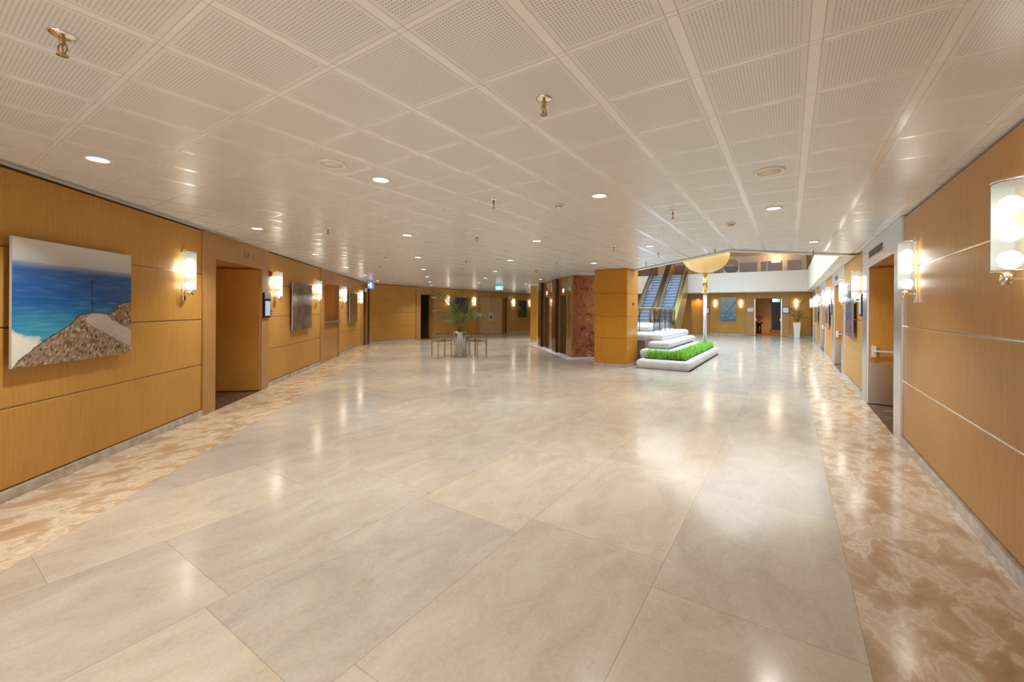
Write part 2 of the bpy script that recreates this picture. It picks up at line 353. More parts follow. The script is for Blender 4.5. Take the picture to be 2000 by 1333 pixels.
# parapets of the upper gallery: far and right-hand fascia, soffit
FZ = 3.98; FX = .88; FY = 29.3
b = MB(); b.box(-12, -8.1, FY, FY+.14, CE, FZ); b.box(-8.1, -5.6, FY, FY+.14, CE, 3.0); b.box(-5.6, FX+.1, FY, FY+.14, CE, FZ); b.box(FX, FX+.12, A0[1]+1.9, FY, CE, FZ)
for k in range(14):   # narrow vertical joints between fascia boards
    x = -11.6+k*.92
    b.box(x, x+.012, FY-.006, FY, CE+.02, FZ-.02)
struct(b.build('trim_2', 'fascia'))
b = MB(); b.box(-12, 1.4, FY+.14, 31.4, CE, CE+.1); b.box(FX+.12, 1.4, A0[1]+1.9, FY+.1, CE, CE+.1)
struct(b.build('ceiling', 'cream'))
b = MB(); b.box(-12, 3.6, FY+.14, 34.8, 3.7, 3.8); b.box(FX+.12, 3.6, A0[1]+1.9, FY+.1, 3.7, 3.8); struct(b.build('floor', 'carpet'))
b = MB(); b.box(-12, 3.6, 24, 34.8, 5.6, 5.7); struct(b.build('ceiling', 'cream'))
# upper gallery back wall with openings
b = MB(); ops = [(-11, -8.9), (-7.9, -6.6), (-5.0, -3.55), (-3.3, -1.9), (-1.7, -.4), (-.1, .75)]
xs = -12
for a, c in ops: b.box(xs, a, 34.6, 34.75, 3.8, 5.6); b.box(a, c, 34.6, 34.75, 5.12, 5.6); xs = c
b.box(xs, 3.6, 34.6, 34.75, 3.8, 5.6)
wu = struct(b.build('wall_upper', 'tan_wall'))
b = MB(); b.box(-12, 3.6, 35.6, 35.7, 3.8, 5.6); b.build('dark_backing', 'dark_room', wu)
b = MB(); b.box(3.5, 3.6, 10.7, 34.7, 3.8, 5.6); struct(b.build('wall_upper', 'cream'))
b = MB()
for (p, q) in [((-5.9, 34.0), .35), ((1.0, 33.0), .3)]: b.box(p[0]-q/2, p[0]+q/2, p[1], p[1]+.3, 3.8, 5.6)
struct(b.build('trim_3', 'frame_wood'))
# ---------------------------------------------------------------- walls
def wall_base(fr, name, s0, s1, z1=CE, o=-.12):
    b = fr.mb(); b.box(s0, s1, o, -.055, 0, z1); return struct(b.build(name, 'dark_gap'))
def wood_section(fr, wall, s0, s1, strip='seam', seams=SEAM, o=-.025, m='veneer'):
    zs = [BB+.004]+seams+[WT]
    for i in range(len(zs)-1):
        b = fr.mb(); b.box(s0+.006, s1-.006, -.055, o, zs[i]+.005, zs[i+1]-.005); b.build('wood_panel', m, wall, bevel=.010, seg=3)
    b = fr.mb()
    for z in seams: b.box(s0+.004, s1-.004, -.055, o-.006, z-.0055, z+.0055)
    b.build('metal_strip', strip, wall)
def baseboard(fr, name, s0, s1):
    b = fr.mb(); b.box(s0, s1, -.06, 0, 0, BB); struct(b.build(name, 'skirting', bevel=.003))
# left wall
wl = wall_base(FL, 'wall_left', -6.6, .30); FLs = [(-3.56, -.02), (2.26, 5.82), (8.04, 11.57)]
for a, c in [(1.95, 6.17), (7.84, 12.05), (12.7, 13.3)]: q = wall_base(FL, 'wall_left', a, c)
wood_section(FL, wl, -6.6, -3.56)
for a, c in FLs: wood_section(FL, wl, a, c)
for a, c in [(-6.6, -.02), (2.26, 5.82), (8.04, 11.57)]: baseboard(FL, 'baseboard_left', a, c)
# right wall
PER = 6.45; PN = [6.80+PER*i for i in range(4)]; PW = 3.18
wr = None
e = -2.4
for i, p in enumerate(PN):
    q = wall_base(FR, 'wall_right', e, p+.43)
    if wr is None: wr = q
    e = p+PW-.5
wall_base(FR, 'wall_right', e, 31.24)
secs = [(-2.4, 3.36-3.4+.0), (-.04, 3.36), (3.36, 6.80)]
for a, c in secs: wood_section(FR, wr, a, c, strip='strip')
baseboard(FR, 'baseboard_right', -2.4, 6.80)
for i, p in enumerate(PN):
    a = p+PW; c = PN[i+1] if i < 3 else 31.2
    wood_section(FR, wr, a, c, strip='strip'); baseboard(FR, 'baseboard_right', a, c)
# far-left wall B
wb = wall_base(FB, 'wall_back', 12.0, 15.46)
for a, c in [(16.44, 20.5), (23.4, 34)]: wall_base(FB, 'wall_back', a, c)
for a, c in [(12.3, 15.14), (17.0, 20.17), (23.8, 27.4), (27.4, 31), (31, 34)]: wood_section(FB, wb, a, c); baseboard(FB, 'baseboard_back', a, c)
b = MB(); b.box(-16, -9, 34, 34.2, 0, CE); struct(b.build('wall_back', 'veneer'))
# far wall
wf = wall_base(FF, 'wall_far', -12, -5.69)
for a, c in [(-4.95, -1.88), (-.37, 1.3)]: wall_base(FF, 'wall_far', a, c)
for a, c in [(-12, -9), (-9, -5.95), (-4.52, -2.36), (.02, 1.13)]: wood_section(FF, wf, a, c); baseboard(FF, 'baseboard_far', a, c)
# ---------------------------------------------------------------- portals
def portal(fr, n, s0, s1, o0, o1, mj='frame_wood', head=2.357, depth=1.5, inner='door_wood', floor='threshold', hatch=None, dark=None, proud=.0):
    b = fr.mb(); b.box(s0, o0, -.12, proud, 0, CE-.004); d = struct(b.build('door_%d' % n, mj, bevel=.004))
    b = fr.mb(); b.box(o1, s1, -.12, proud, 0, CE-.004); b.build('jamb', mj, d, bevel=.004)
    b = fr.mb(); b.box(o0, o1, -.12, proud, head, CE-.004); b.build('header', mj, d, bevel=.004)
    z0 = 0
    if hatch: 
        z0 = hatch
        b = fr.mb(); b.box(o0, o1, -.12, -.03, 0, z0-.05); b.build('lower_panel', mj, d)
        b = fr.mb(); b.box(o0-.03, o1+.03, -.5, .06, z0-.05, z0); b.build('sill', 'sill_stone', d, bevel=.006)
    b = fr.mb(); b.box(o0-.03, o0, -depth, -.12, z0, head+.02); b.box(o1, o1+.03, -depth, -.12, z0, head+.02); b.build('reveal', inner, d)
    b = fr.mb(); b.box(o0-.03, o1+.03, -depth, -.12, head+.02, head+.05); b.build('soffit', inner, d)
    b = fr.mb(); b.box(o0-.03, o1+.03, -depth-.03, -depth, z0, head+.02); b.build('back_panel', dark or inner, d)
    if floor and not hatch: 
        b = fr.mb(); b.box(o0, o1, -depth, -.002, 0, .004); b.build('threshold', floor, d)
    return d
def leaf(fr, d, s, side, w=1.02, kick=None, bar=None, z1=2.35, o=-.14, m='door_wood', edge='steel'):   # door leaf folded back into the opening
    t = .05*side
    b = fr.mb(); b.box(min(s, s+t), max(s, s+t), o-w, o, .012, z1); lf = b.build('door_leaf', m, d, bevel=.003)
    b = fr.mb(); b.box(min(s, s+t)-.003, max(s, s+t)+.003, o-.01, o+.004, .012, z1); b.build('edge_trim', edge, lf)
    f = s+t
    if kick:
        b = fr.mb(); b.box(min(f, f+.004*side), max(f, f+.004*side), o-w+.01, o-.01, .015, kick); b.build('kick_plate', 'steel', lf)
    if bar:
        b = fr.mb(); b.box(min(f, f+.05*side), max(f, f+.05*side), o-.10, o-.04, bar-.10, bar+.09)
        b.box(min(f, f+.05*side), max(f, f+.05*side), o-w+.02, o-w+.08, bar-.10, bar+.03)
        g = f+.055*side; b.box(min(g-.012, g+.012), max(g-.012, g+.012), o-w+.05, o-.06, bar-.016, bar+.016)
        b.build('push_bar', 'white_metal', lf, bevel=.005)
    return lf
d1 = portal(FL, 1, -.02, 2.26, .31, 1.94); leaf(FL, d1, 1.935, -1, 1.3, o=-.02, edge='frame_wood')
b = FL.mb(); b.lathe([(.001, 0), (.035, 0), (.035, -.008), (.001, -.008)], .6, -.5, 16, cz=2.37); b.build('recess_lamp', 'diffuser', d1)
text('lettering', 'MINOX', .17, 'gilt', d1, FL.pt(1.36, .004, 2.53), (PI/2, 0, FL.rz+PI))
d2 = portal(FL, 2, 5.82, 8.04, 6.18, 7.83, hatch=1.22, depth=.9)
d3 = portal(FL, 3, 11.57, 12.95, 12.05, 12.7, depth=.3)
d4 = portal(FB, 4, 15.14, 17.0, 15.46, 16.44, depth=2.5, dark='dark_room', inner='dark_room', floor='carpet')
leaf(FB, d4, 16.43, -1, .32, o=-.02, edge='frame_wood')
d5 = portal(FB, 5, 20.17, 23.8, 20.5, 23.4, depth=.5)
for a, c in ((20.5, 21.62), (21.63, 22.92)):
    b = FB.mb(); b.box(a, c-.01, -.1, -.04, .01, 2.35); b.build('door_leaf', 'pale_door', d5, bevel=.003)
# round ornamental handle plate on the double doors
b = FB.mb(); 
for k in range(12):
    a0 = 2*PI*k/12; r0, r1 = .15, .27
    b.box(21.62+math.cos(a0)*.23-.028, 21.62+math.cos(a0)*.23+.028, -.04, -.015, 1.12+math.sin(a0)*.23-.028, 1.12+math.sin(a0)*.23+.028)
b.lathe([(.14, 0), (.17, .02), (.14, .035), (.11, .02), (.14, 0)], 21.62, -.04, 28, 'y', cz=1.12)
b.build('door_handle', 'white_metal', d5)
b = FB.mb(); b.lathe([(.001, 0), (.075, 0), (.075, .02), (.001, .02)], 21.62, -.04, 20, 'y', cz=1.12); b.build('lock_plate', 'black', d5)
texts = {0: 'ASSOS PORTO I', 1: 'MISTRAL', 2: 'AURA', 3: 'IRIS'}
for i, p in enumerate(PN):
    d = portal(FR, 6+i, p, p+PW, p+.43, p+PW-.5, mj='steel')
    leaf(FR, d, p+PW-.505, -1, 1.05, kick=.72, bar=.92, o=-.02)
    if i < 2: text('lettering', texts[i], .17, 'grey_letter', d, FR.pt(p+PW/2+.25, .004, 2.55), (PI/2, 0, FR.rz+PI))
da = portal(FF, 10, -5.95, -4.52, -5.69, -4.95, depth=.35, head=2.40)
b = FF.mb(); b.lathe([(.001, 0), (.05, 0), (.05, -.01), (.001, -.01)], -5.3, -.2, 14, cz=2.40); b.build('recess_lamp', 'diffuser', da)
area('doorway_lamp', FF.pt(-5.3, -.05, 2.38), .1, 6, (1, .75, .45))
# double door into the warm corridor beyond the far wall
b = FF.mb(); b.box(-2.36, -1.88, -.12, 0, 0, CE-.004); dbb = struct(b.build('door_11', 'frame_wood', bevel=.004))
b = FF.mb(); b.box(-.37, .02, -.12, 0, 0, CE-.004); b.build('jamb', 'frame_wood', dbb, bevel=.004)
b = FF.mb(); b.box(-1.88, -.37, -.12, 0, 2.40, CE-.004); b.build('header', 'frame_wood', dbb, bevel=.004)
leaf(FF, dbb, -1.875, 1, .75, bar=1.05, z1=2.38); leaf(FF, dbb, -.375, -1, .75, bar=1.05, z1=2.38)
b = FF.mb(); b.box(-2.7, 1.2, -3.6, -3.5, 0, 2.6); b.box(-2.7, -2.6, -3.6, -.12, 0, 2.6); b.box(1.1, 1.2, -3.6, -.12, 0, 2.6); cw = struct(b.build('wall_corridor', 'door_wood'))
b = FF.mb(); b.box(-2.7, 1.2, -3.6, -.12, 2.6, 2.65); struct(b.build('ceiling', 'cream'))
b = FF.mb(); b.box(-2.7, 1.2, -3.6, 0, .001, .006); struct(b.build('floor', 'carpet'))
b = FF.mb(); b.box(-1.02, -.28, -3.49, -3.44, .25, 2.3); dd = struct(b.build('door_12', 'black'))
b = FF.mb(); b.box(-1.1, -1.02, -3.49, -3.42, .15, 2.38); b.box(-.28, -.2, -3.49, -3.42, .15, 2.38); b.box(-1.1, -.2, -3.49, -3.42, 2.3, 2.38); b.box(-1.1, -.2, -3.49, -3.42, .15, .25); b.build('door_frame', 'frame_wood', dd)
area('corridor_lamp', FF.pt(-.9, -1.8, 2.58), .5, 32, (1, .66, .36), spread=math.radians(110))
t = thing('side_stool', 'dark red stool seen through the far double doors', 'stool', FF.pt(-1.75, -2.9, 0), 0)
b = MB(); b.lathe([(.001, .0), (.16, 0), (.14, .04), (.12, .7), (.001, .7)], n=16); b.build('base', 'black', t)
b = MB(); b.lathe([(.001, .7), (.22, .7), (.22, .82), (.001, .86)], n=16); b.build('seat', 'seat_red', t)
b = MB(); b.box(-.2, .2, .14, .2, 1.0, 1.25); b.box(-.02, .02, .15, .19, .7, 1.1); b.build('backrest', 'seat_red', t)
# ---------------------------------------------------------------- column and lift block
b = MB(); b.box(-4.69, -3.755, 11.42, 12.40, 0, CE); col = b.build('column', 'dark_gap'); struct(col)
zs = [BB]+[.80, 1.42, 2.07]+[CE-.01]
for i in range(4):
    b = MB(); b.box(-4.70, -3.745, 11.41, 12.41, zs[i]+.003, zs[i+1]-.003); b.build('wood_panel', 'column_wood', col, bevel=.004)
b = MB(); b.box(-4.72, -3.725, 11.39, 12.43, 0, BB); b.build('skirting', 'skirting', col)
FE = Frame((-6.07, 12.78), (-3.33, 3.58), (-.732, -.681))
FM = Frame((-6.07, 12.78), (.73, .68), (.68, -.73))
b = MB(); E1 = FE.pt(4.95, 0, 0); b.prism([tuple(FE.pt(0, -.14, 0))[:2], tuple(FE.pt(4.95, -.14, 0))[:2], tuple(FE.pt(4.95, -1.2, 0))[:2], tuple(FE.pt(0, -1.2, 0))[:2]], 0, CE)
wm = b.build('wall_lifts', 'amber_marble'); struct(wm)
b = FM.mb(); b.box(.0, 1.25, -.10, .014, .01, CE-.01); b.build('marble_slab', 'red_marble', wm)
b = FM.mb(); b.box(-.02, .05, -.10, .022, 0, CE-.01); b.build('corner_trim', 'bronze', wm)
def lift(n, s0, s1, o0, o1):
    b = FE.mb(); b.box(s0, o0, -.14, 0, 0, CE-.01); d = struct(b.build('door_%d' % n, 'amber_marble'))
    b = FE.mb(); b.box(o1, s1, -.14, 0, 0, CE-.01); b.build('jamb', 'amber_marble', d)
    b = FE.mb(); b.box(o0, o1, -.14, 0, 2.14, CE-.01); b.build('lintel', 'amber_marble', d)
    b = FE.mb(); b.box(o0, o1, -.139, -.10, 0, 2.14); b.build('lift_doors', 'lift_door', d)
    b = FE.mb(); b.box(o1-.03, o1+.02, -.1, .006, 0, 2.14); b.box(o0-.02, o0+.03, -.1, .006, 0, 2.14); b.box(o0, o1, -.1, .006, 2.11, 2.16); b.build('door_frame', 'brass', d)
    b = FE.mb(); b.box((o0+o1)/2-.05, (o0+o1)/2+.05, 0, .02, 2.22, 2.36); b.build('indicator', 'sign_white', d)
lift(13, .05, 1.62, .58, 1.43); lift(14, 2.14, 4.0, 3.0, 3.82)
for s0, s1 in ((1.62, 2.14), (4.0, 4.5)):
    b = FE.mb(); b.box(s0, s1, -.14, .12, 0, CE-.01); b.build('pilaster', 'dark_marble', wm)
b = FE.mb(); b.box(4.5, 4.95, -.14, 0, 0, CE-.01); b.build('marble_slab', 'amber_marble', wm)
b = MB(Matrix.Translation((-10.55, 17.85, 0)) @ Matrix.Rotation(YAW-math.radians(8), 4, 'Z')); b.box(-.17, .17, -.02, .5, BB, CE-.01); b.build('end_pier', 'column_wood', wm)
b = MB(Matrix.Translation((-10.55, 17.85, 0)) @ Matrix.Rotation(YAW-math.radians(8), 4, 'Z')); b.box(-.18, .18, -.03, .5, 0, BB); b.build('skirting', 'skirting', wm)
b = MB(); b.prism([tuple(FE.pt(-.5, .32, 0))[:2], tuple(FE.pt(4.9, .32, 0))[:2], tuple(FE.pt(4.9, 0, 0))[:2], tuple(FE.pt(0, 0, 0))[:2], tuple(FM.pt(1.3, 0, 0))[:2], tuple(FM.pt(1.3, .3, 0))[:2]], .001, .006)
struct(b.build('trim_4', 'pale_stone'))
# small lights and call plate on the lift wall
t = thing('fire_call_point', 'tiny red call point on the right face of the honey wood column', 'call point', (-3.745, 11.95, 1.78), -PI/2)
MB().box(-.04, .04, 0, .03, -.04, .04).build('housing', 'red', t, bevel=.004)
t = thing('round_notice', 'small white round notice above the farther lift door', 'sign', FE.pt(2.6, .0, 2.42), FE.rz)
MB().lathe([(.001, 0), (.11, 0), (.11, .02), (.001, .02)], n=18, axis='y').build('disc', 'white', t)

# ---------------------------------------------------------------- wall sconces
def make_sconce():
    t = thing('wall_sconce', 'x', 'wall lamp', (0, 0, 0), 0, 'frosted glass wall sconces')
    b = MB(); b.box(-.018, .018, 0, .018, -.39, .29); b.box(-.03, .03, 0, .03, .25, .30); b.box(-.028, .028, 0, .026, -.40, -.33); b.build('back_plate', 'chrome', t, bevel=.003)
    for z in (.262, -.262):
        b = MB(); pts = [(.11*math.cos(a), .035+.125*math.sin(a), z) for a in [PI*k/14 for k in range(15)]]; b.tube(pts, .006, 6)
        b.build('rim', 'chrome', t)
    b = MB(); b.lathe([(.001, 0), (.036, 0), (.036, .03), (.03, .034), (.001, .034)], 0, .085, 20, 'y', cz=-.305); b.box(-.006, .006, .0, .09, -.312, -.298); b.build('knob', 'chrome', t)
    b = MB(); n = 18; vs = []; fs = []
    for k in range(n+1):
        a = PI*k/n
        for z in (-.25, .25): vs.append((.11*math.cos(a), .035+.125*math.sin(a), z))
    for k in range(n): fs.append((2*k, 2*k+1, 2*k+3, 2*k+2))
    b.add(vs, fs, True); g = b.build('glass_shade', 'frosted', t, solid=False)
    for z in (.125, -.035, -.195):
        b = MB(); b.lathe([(max(.0005, .052*math.sin(PI*k/10)), -.054*math.cos(PI*k/10)) for k in range(11)], n=18); o = b.build('bulb', 'bulb', t); o.location = (0, .085, z)
    l = bpy.data.lights.new('sconce_light', 'POINT'); l.energy = SCONCE_W; l.color = (1, .93, .82); l.shadow_soft_size = .03
    o = bpy.data.objects.new('sconce_light', l); COL.objects.link(o); o.parent = t; o.location = (0, .06, .045)
    return t
scon = make_sconce(); sc_used = [False]
def sconce(fr, s, label, z=2.10):
    t = copy_tree(scon) if sc_used[0] else scon; sc_used[0] = True
    t.location = fr.pt(s, -.025, z); t.rotation_euler = (0, 0, fr.rz); t['label'] = label; return t
for s, l in [(-.48, 'lit frosted glass sconce on the left wall between the seascape and the first doorway'),
             (2.60, 'lit frosted sconce on the left wall beside the red fire sounder'),
             (5.42, 'lit frosted sconce on the left wall just before the counter hatch'),
             (8.36, 'lit frosted sconce on the left wall just beyond the counter hatch'),
             (11.2, 'lit frosted sconce at the far end of the left wall, past the last left picture')]: sconce(FL, s, l)
for s, l in [(17.5, 'lit frosted sconce behind the palm fronds on the far-left wall'),
             (19.85, 'lit frosted sconce left of the round-handled double doors'),
             (24.2, 'lit frosted sconce left of the dark floral picture'),
             (26.4, 'lit frosted sconce right of the dark floral picture, by the lift block')]: sconce(FB, s, l)
for s, l in [(3.62, 'largest lit frosted sconce, nearest the camera on the right wall'),
             (6.17, 'lit frosted sconce beside the steel-framed doorway on the right wall'),
             (10.3, 'lit frosted sconce on the right wall just beyond the steel-framed doorway'),
             (12.75, 'lit frosted sconce before the second right-hand doorway'),
             (16.85, 'lit frosted sconce just beyond the second right-hand doorway'),
             (19.1, 'lit frosted sconce before the third right-hand doorway'),
             (23.2, 'lit frosted sconce just beyond the third right-hand doorway'),
             (25.7, 'lit frosted sconce before the fourth right-hand doorway'),
             (29.8, 'farthest lit sconce on the right wall, nearest the corner palm')]: sconce(FR, s, l)
for s, l in [(-4.17, 'lit frosted sconce left of the blue oar picture on the far wall'),
             (-2.64, 'lit frosted sconce right of the blue oar picture on the far wall'),
             (.37, 'lit frosted sconce on the far wall above the tall white planter')]: sconce(FF, s, l)

# ---------------------------------------------------------------- downlights
a_ = (1.46, 1.545); b_ = (-1.945, 2.085); D0 = (-4.53, .93)
def make_down():
    t = thing('downlight', 'x', 'ceiling light', (0, 0, CE), 0, 'round recessed downlights')
    MB().lathe([(.066, -.001), (.088, -.001), (.088, -.006), (.082, -.010), (.068, -.008), (.066, -.001)], n=28).build('ring', 'white_metal', t)
    MB().lathe([(.001, -.003), (.0655, -.003), (.0655, -.0055), (.001, -.0055)], n=28).build('diffuser', 'diffuser', t)
    l = bpy.data.lights.new('downlight_beam', 'AREA'); l.shape = 'DISK'; l.size = .12; l.energy = DOWN_W; l.color = (1, .97, .94); l.spread = math.radians(110)
    o = bpy.data.objects.new('downlight_beam', l); COL.objects.link(o); o.parent = t; o.location = (0, 0, -.012); return t
dn = make_down(); dn_used = [False]
def down(x, y, label):
    t = copy_tree(dn) if dn_used[0] else dn; dn_used[0] = True; t.location = (x, y, CE); t['label'] = label
ordn = ['leftmost', 'second from the left', 'third from the left', 'fourth from the left', 'fifth from the left']
rown = {0: 'the nearest diagonal row', 1: 'the second diagonal row', 2: 'the third diagonal row', 3: 'the fourth diagonal row', 4: 'the fifth diagonal row', 5: 'the sixth diagonal row', 6: 'the seventh, farthest diagonal row'}
for k in range(0, 7):
    js = {0: range(0, 4), 1: range(0, 4), 2: range(0, 4), 3: range(0, 3), 4: range(0, 4), 5: range(0, 4), 6: range(0, 4)}[k]
    j0 = {0: 0, 1: 0, 2: 0, 3: 0, 4: 0, 5: 0, 6: 1}[k]
    for n_, j in enumerate(js):
        x = D0[0]+b_[0]*k+a_[0]*(j+j0); y = D0[1]+b_[1]*k+a_[1]*(j+j0)
        if x < -15.6: continue
        down(x, y, 'round recessed downlight, %s of %s from the camera' % (ordn[n_], rown[k]))
down(.34, 8.59, 'round recessed downlight near the right wall, just before the atrium opening')
# two of the same fittings light the wedge of hall behind the photographer
for x, y, l in ((-2.55, -1.1, 'behind the camera on the left'), (-1.0, .15, 'straight above the camera')):
    down(x, y, 'round recessed downlight out of the picture, '+l)
# ---------------------------------------------------------------- sprinklers, speakers, detectors
def make_spr():
    t = thing('sprinkler', 'x', 'sprinkler', (0, 0, CE), 0, 'ceiling sprinklers')
    MB().lathe([(.001, 0), (.046, 0), (.044, -.006), (.030, -.012), (.018, -.016), (.001, -.016)], n=22).build('escutcheon', 'chrome', t)
    MB().lathe([(.001, -.014), (.011, -.014), (.011, -.040), (.008, -.044), (.001, -.044)], n=12).build('body', 'bronze', t)
    b = MB()
    for sg in (-1, 1): b.tube([(.009*sg, 0, -.040), (.019*sg, 0, -.052), (.020*sg, 0, -.066), (.006*sg, 0, -.086)], .0032, 6)
    b.tube([(0, 0, -.044), (0, 0, -.084)], .003, 6); b.build('yoke', 'bronze', t)
    MB().lathe([(.001, -.086), (.020, -.088), (.020, -.091), (.001, -.092)], n=14).build('deflector', 'bronze', t); return t
sp = make_spr(); spl = [(-2.59, .42, 'largest chrome sprinkler, top left above the camera'), (-1.13, 2.01, 'chrome sprinkler in the upper middle of the ceiling'),
    (-2.61, 3.57, 'sprinkler between the two middle near downlights'), (-5.57, 3.56, 'sprinkler over the left side, beyond the second doorway lamp'), (-4.13, 5.2, 'sprinkler ahead, over the middle of the hall right of the potted palm'),
    (-1.14, 5.12, 'sprinkler right of centre, short of the atrium opening'), (-2.66, 7.34, 'sprinkler above and in front of the honey wood column'), (-4.67, 8.96, 'sprinkler in front of the lifts, left of the column'),
    (-6.22, 7.44, 'sprinkler just above and right of the potted palm'), (-7.53, 8.83, 'sprinkler right above the palm tip, smaller of two'), (-2.2, 8.66, 'upper sprinkler of two near the slanted atrium edge'),
    (-2.9, 10.27, 'lower sprinkler beside the column top'), (-1.15, 8.55, 'sprinkler at the corner of the atrium opening'), (-8.95, 7.22, 'sprinkler over the far left, before the blank wood wall'),
    (-12.01, 10.48, 'small distant sprinkler above the blank far-left wood wall'), (-8.92, 13.4, 'small distant sprinkler near the green exit sign'), (.38, 9.8, 'sprinkler near the right wall at the atrium edge'), (-6.13, 10.49, 'small sprinkler left of the lift block')]
for i, (x, y, l) in enumerate(spl):
    t = sp if i == 0 else copy_tree(sp); t.location = (x, y, CE); t.rotation_euler = (0, 0, YAW+i*.9); t['label'] = l
for i, (x, y, l) in enumerate([(-3.07, 1.99, 'round flush ceiling speaker left of the centre, above the left downlights'), (-.14, 4.08, 'round flush ceiling speaker on the right side of the ceiling')]):
    if i == 0:
        spk = t = thing('ceiling_speaker', l, 'speaker', (x, y, CE), 0, 'ceiling speakers')
        MB().lathe([(.085, -.001), (.112, -.001), (.112, -.006), (.100, -.012), (.085, -.010), (.085, -.001)], n=32).build('rim', 'white_metal', t)
        MB().lathe([(.001, -.002), (.086, -.002), (.086, -.008), (.001, -.010)], n=32).build('grille', 'cream', t)
    else: t = copy_tree(spk); t.location = (x, y, CE); t['label'] = l
for i, (x, y, l) in enumerate([(-2.13, 4.13, 'small beige smoke detector in the middle of the ceiling'), (-.65, 6.25, 'small beige smoke detector on the right side of the ceiling'), (-5.59, 7.82, 'small distant smoke detector near the hall centre'), (-7.5, 6.2, 'pale cone-shaped detector over the left of the hall')]):
    if i == 0:
        det = t = thing('smoke_detector', l, 'detector', (x, y, CE), 0, 'smoke detectors')
        MB().lathe([(.001, 0), (.055, 0), (.055, -.012), (.044, -.016), (.001, -.016)], n=22).build('base', 'cream', t)
        b = MB(); b.lathe([(.036, -.016), (.036, -.030), (.030, -.040), (.001, -.044)], n=20); b.build('cap', 'cream', t)
        b = MB(); b.lathe([(.0372, -.021), (.0372, -.027)], n=20); b.build('vent_ring', 'dark_gap', t, solid=False)
    else: t = copy_tree(det); t.location = (x, y, CE); t['label'] = l
# slotted air grille along the left wall
t = thing('air_grille', 'long slotted cream air grille where the ceiling meets the left wall', 'vent', FL.pt(-3.2, .03, CE), FL.rz+PI/2)
mm = FL.mx.copy(); inv = (Matrix.Translation(t.location) @ Matrix.Rotation(t.rotation_euler.z, 4, 'Z')).inverted() @ FL.mx
b = MB(inv); b.box(-6.2, .9, .03, .042, CE-.014, CE-.001); b.box(-6.2, .9, .125, .137, CE-.014, CE-.001); b.box(-6.2, .9, .042, .125, CE-.0015, CE-.0005); b.build('frame', 'ceiling_plain', t)
b = MB(inv)
for k in range(240): s_ = -6.2+k*.0296; b.box(s_, s_+.012, .042, .125, CE-.013, CE-.0115)
b.build('slats', 'ceiling_plain', t)
b = MB(inv); b.box(-6.2, .9, .043, .124, CE-.0024, CE-.0016); b.build('backing', 'dark_gap', t)
# ---------------------------------------------------------------- pictures
def nz(x, y, s=1, seed=0): return noise.noise(Vector((x*s+seed*7.3, y*s+seed*3.1, seed)))
def fb(x, y, s, o=4, seed=0):
    v = 0; a = 1
    for k in range(o): v += a*nz(x, y, s, seed+k); s *= 2; a *= .5
    return v
def mixc(a, b, t): t = max(0, min(1, t)); return tuple(p+(q-p)*t for p, q in zip(a, b))
def L3(r, g, b): return (lin(r), lin(g), lin(b))
def lerp_pts(pts, x):
    if x <= pts[0][0]: return pts[0][1]
    for (a, b), (c, d) in zip(pts, pts[1:]):
        if x <= c: return b+(d-b)*(x-a)/(c-a)
    return pts[-1][1]
HILL = [(0, 1.0), (.05, .93), (.14, .86), (.23, .79), (.31, .745), (.38, .70), (.436, .66), (.487, .60), (.60, .575), (.667, .585), (.78, .60), (.82, .555), (.87, .50), (.92, .475), (1, .47)]
def seascape(x, y):          # y measured from the top
    h = lerp_pts(HILL, x)+.010*fb(x, y, 22, 3)
    if abs(x-.602) < .0035 and .285 < y < .585 and y < h+.01: return L3(38, 42, 52)
    if abs(y-.295) < .005 and abs(x-.602) < .018: return L3(45, 50, 60)
    if y < h:
        hz = .178+.01*x
        if y < hz: return mixc(L3(206, 202, 196), L3(176, 178, 182), (y/hz)**2)
        t = (y-hz)/(.80-hz); c = mixc(L3(52, 92, 150), L3(28, 92, 158), t*2) if t < .5 else mixc(L3(28, 92, 158), L3(70, 165, 190), (t-.5)*2)
        w = fb(x*.6, y*5, 9, 3, 2)*(.25+t*.6); c = mixc(c, L3(20, 60, 120) if w < 0 else L3(120, 185, 205), abs(w)*.5)
        fo = y-(.70+x*.35)+.05*fb(x, y, 9, 3, 5)
        if fo > .02 and x < .40: c = mixc(c, L3(226, 222, 210), fo*14)
        c = mixc(L3(150, 158, 170), c, (y-hz)/.05)
        return c
    rt_ = [(.55, .62), (.585, .585), (.64, .575), (.75, .59), (.86, .70), (1, .80)]
    road_top = lerp_pts([(.54, .64), (.58, .60), (.64, .588), (.74, .60), (.80, .66), (1, .76)], x)
    road_bot = lerp_pts([(.54, .66), (.60, .70), (.68, .75), (.80, .82), (.9, .88), (1, .93)], x)
    if x > .54 and road_top < y < road_bot: return mixc(L3(196, 186, 176), L3(150, 138, 130), (y-road_top)*2+.2*fb(x, y, 30, 2))
    if y-h < .010: return L3(80, 66, 52)
    v = fb(x*1.6+y*1.1, y*.7-x*1.1, 24, 5, 9)
    c = mixc(L3(176, 152, 130), L3(120, 96, 76), .5+v*.8)
    if v > .42: c = mixc(c, L3(72, 60, 46), .8)
    if v < -.5: c = mixc(c, L3(210, 192, 172), .7)
    if fb(x, y, 12, 3, 13) > .42: c = mixc(c, L3(86, 84, 56), .6)
    return c
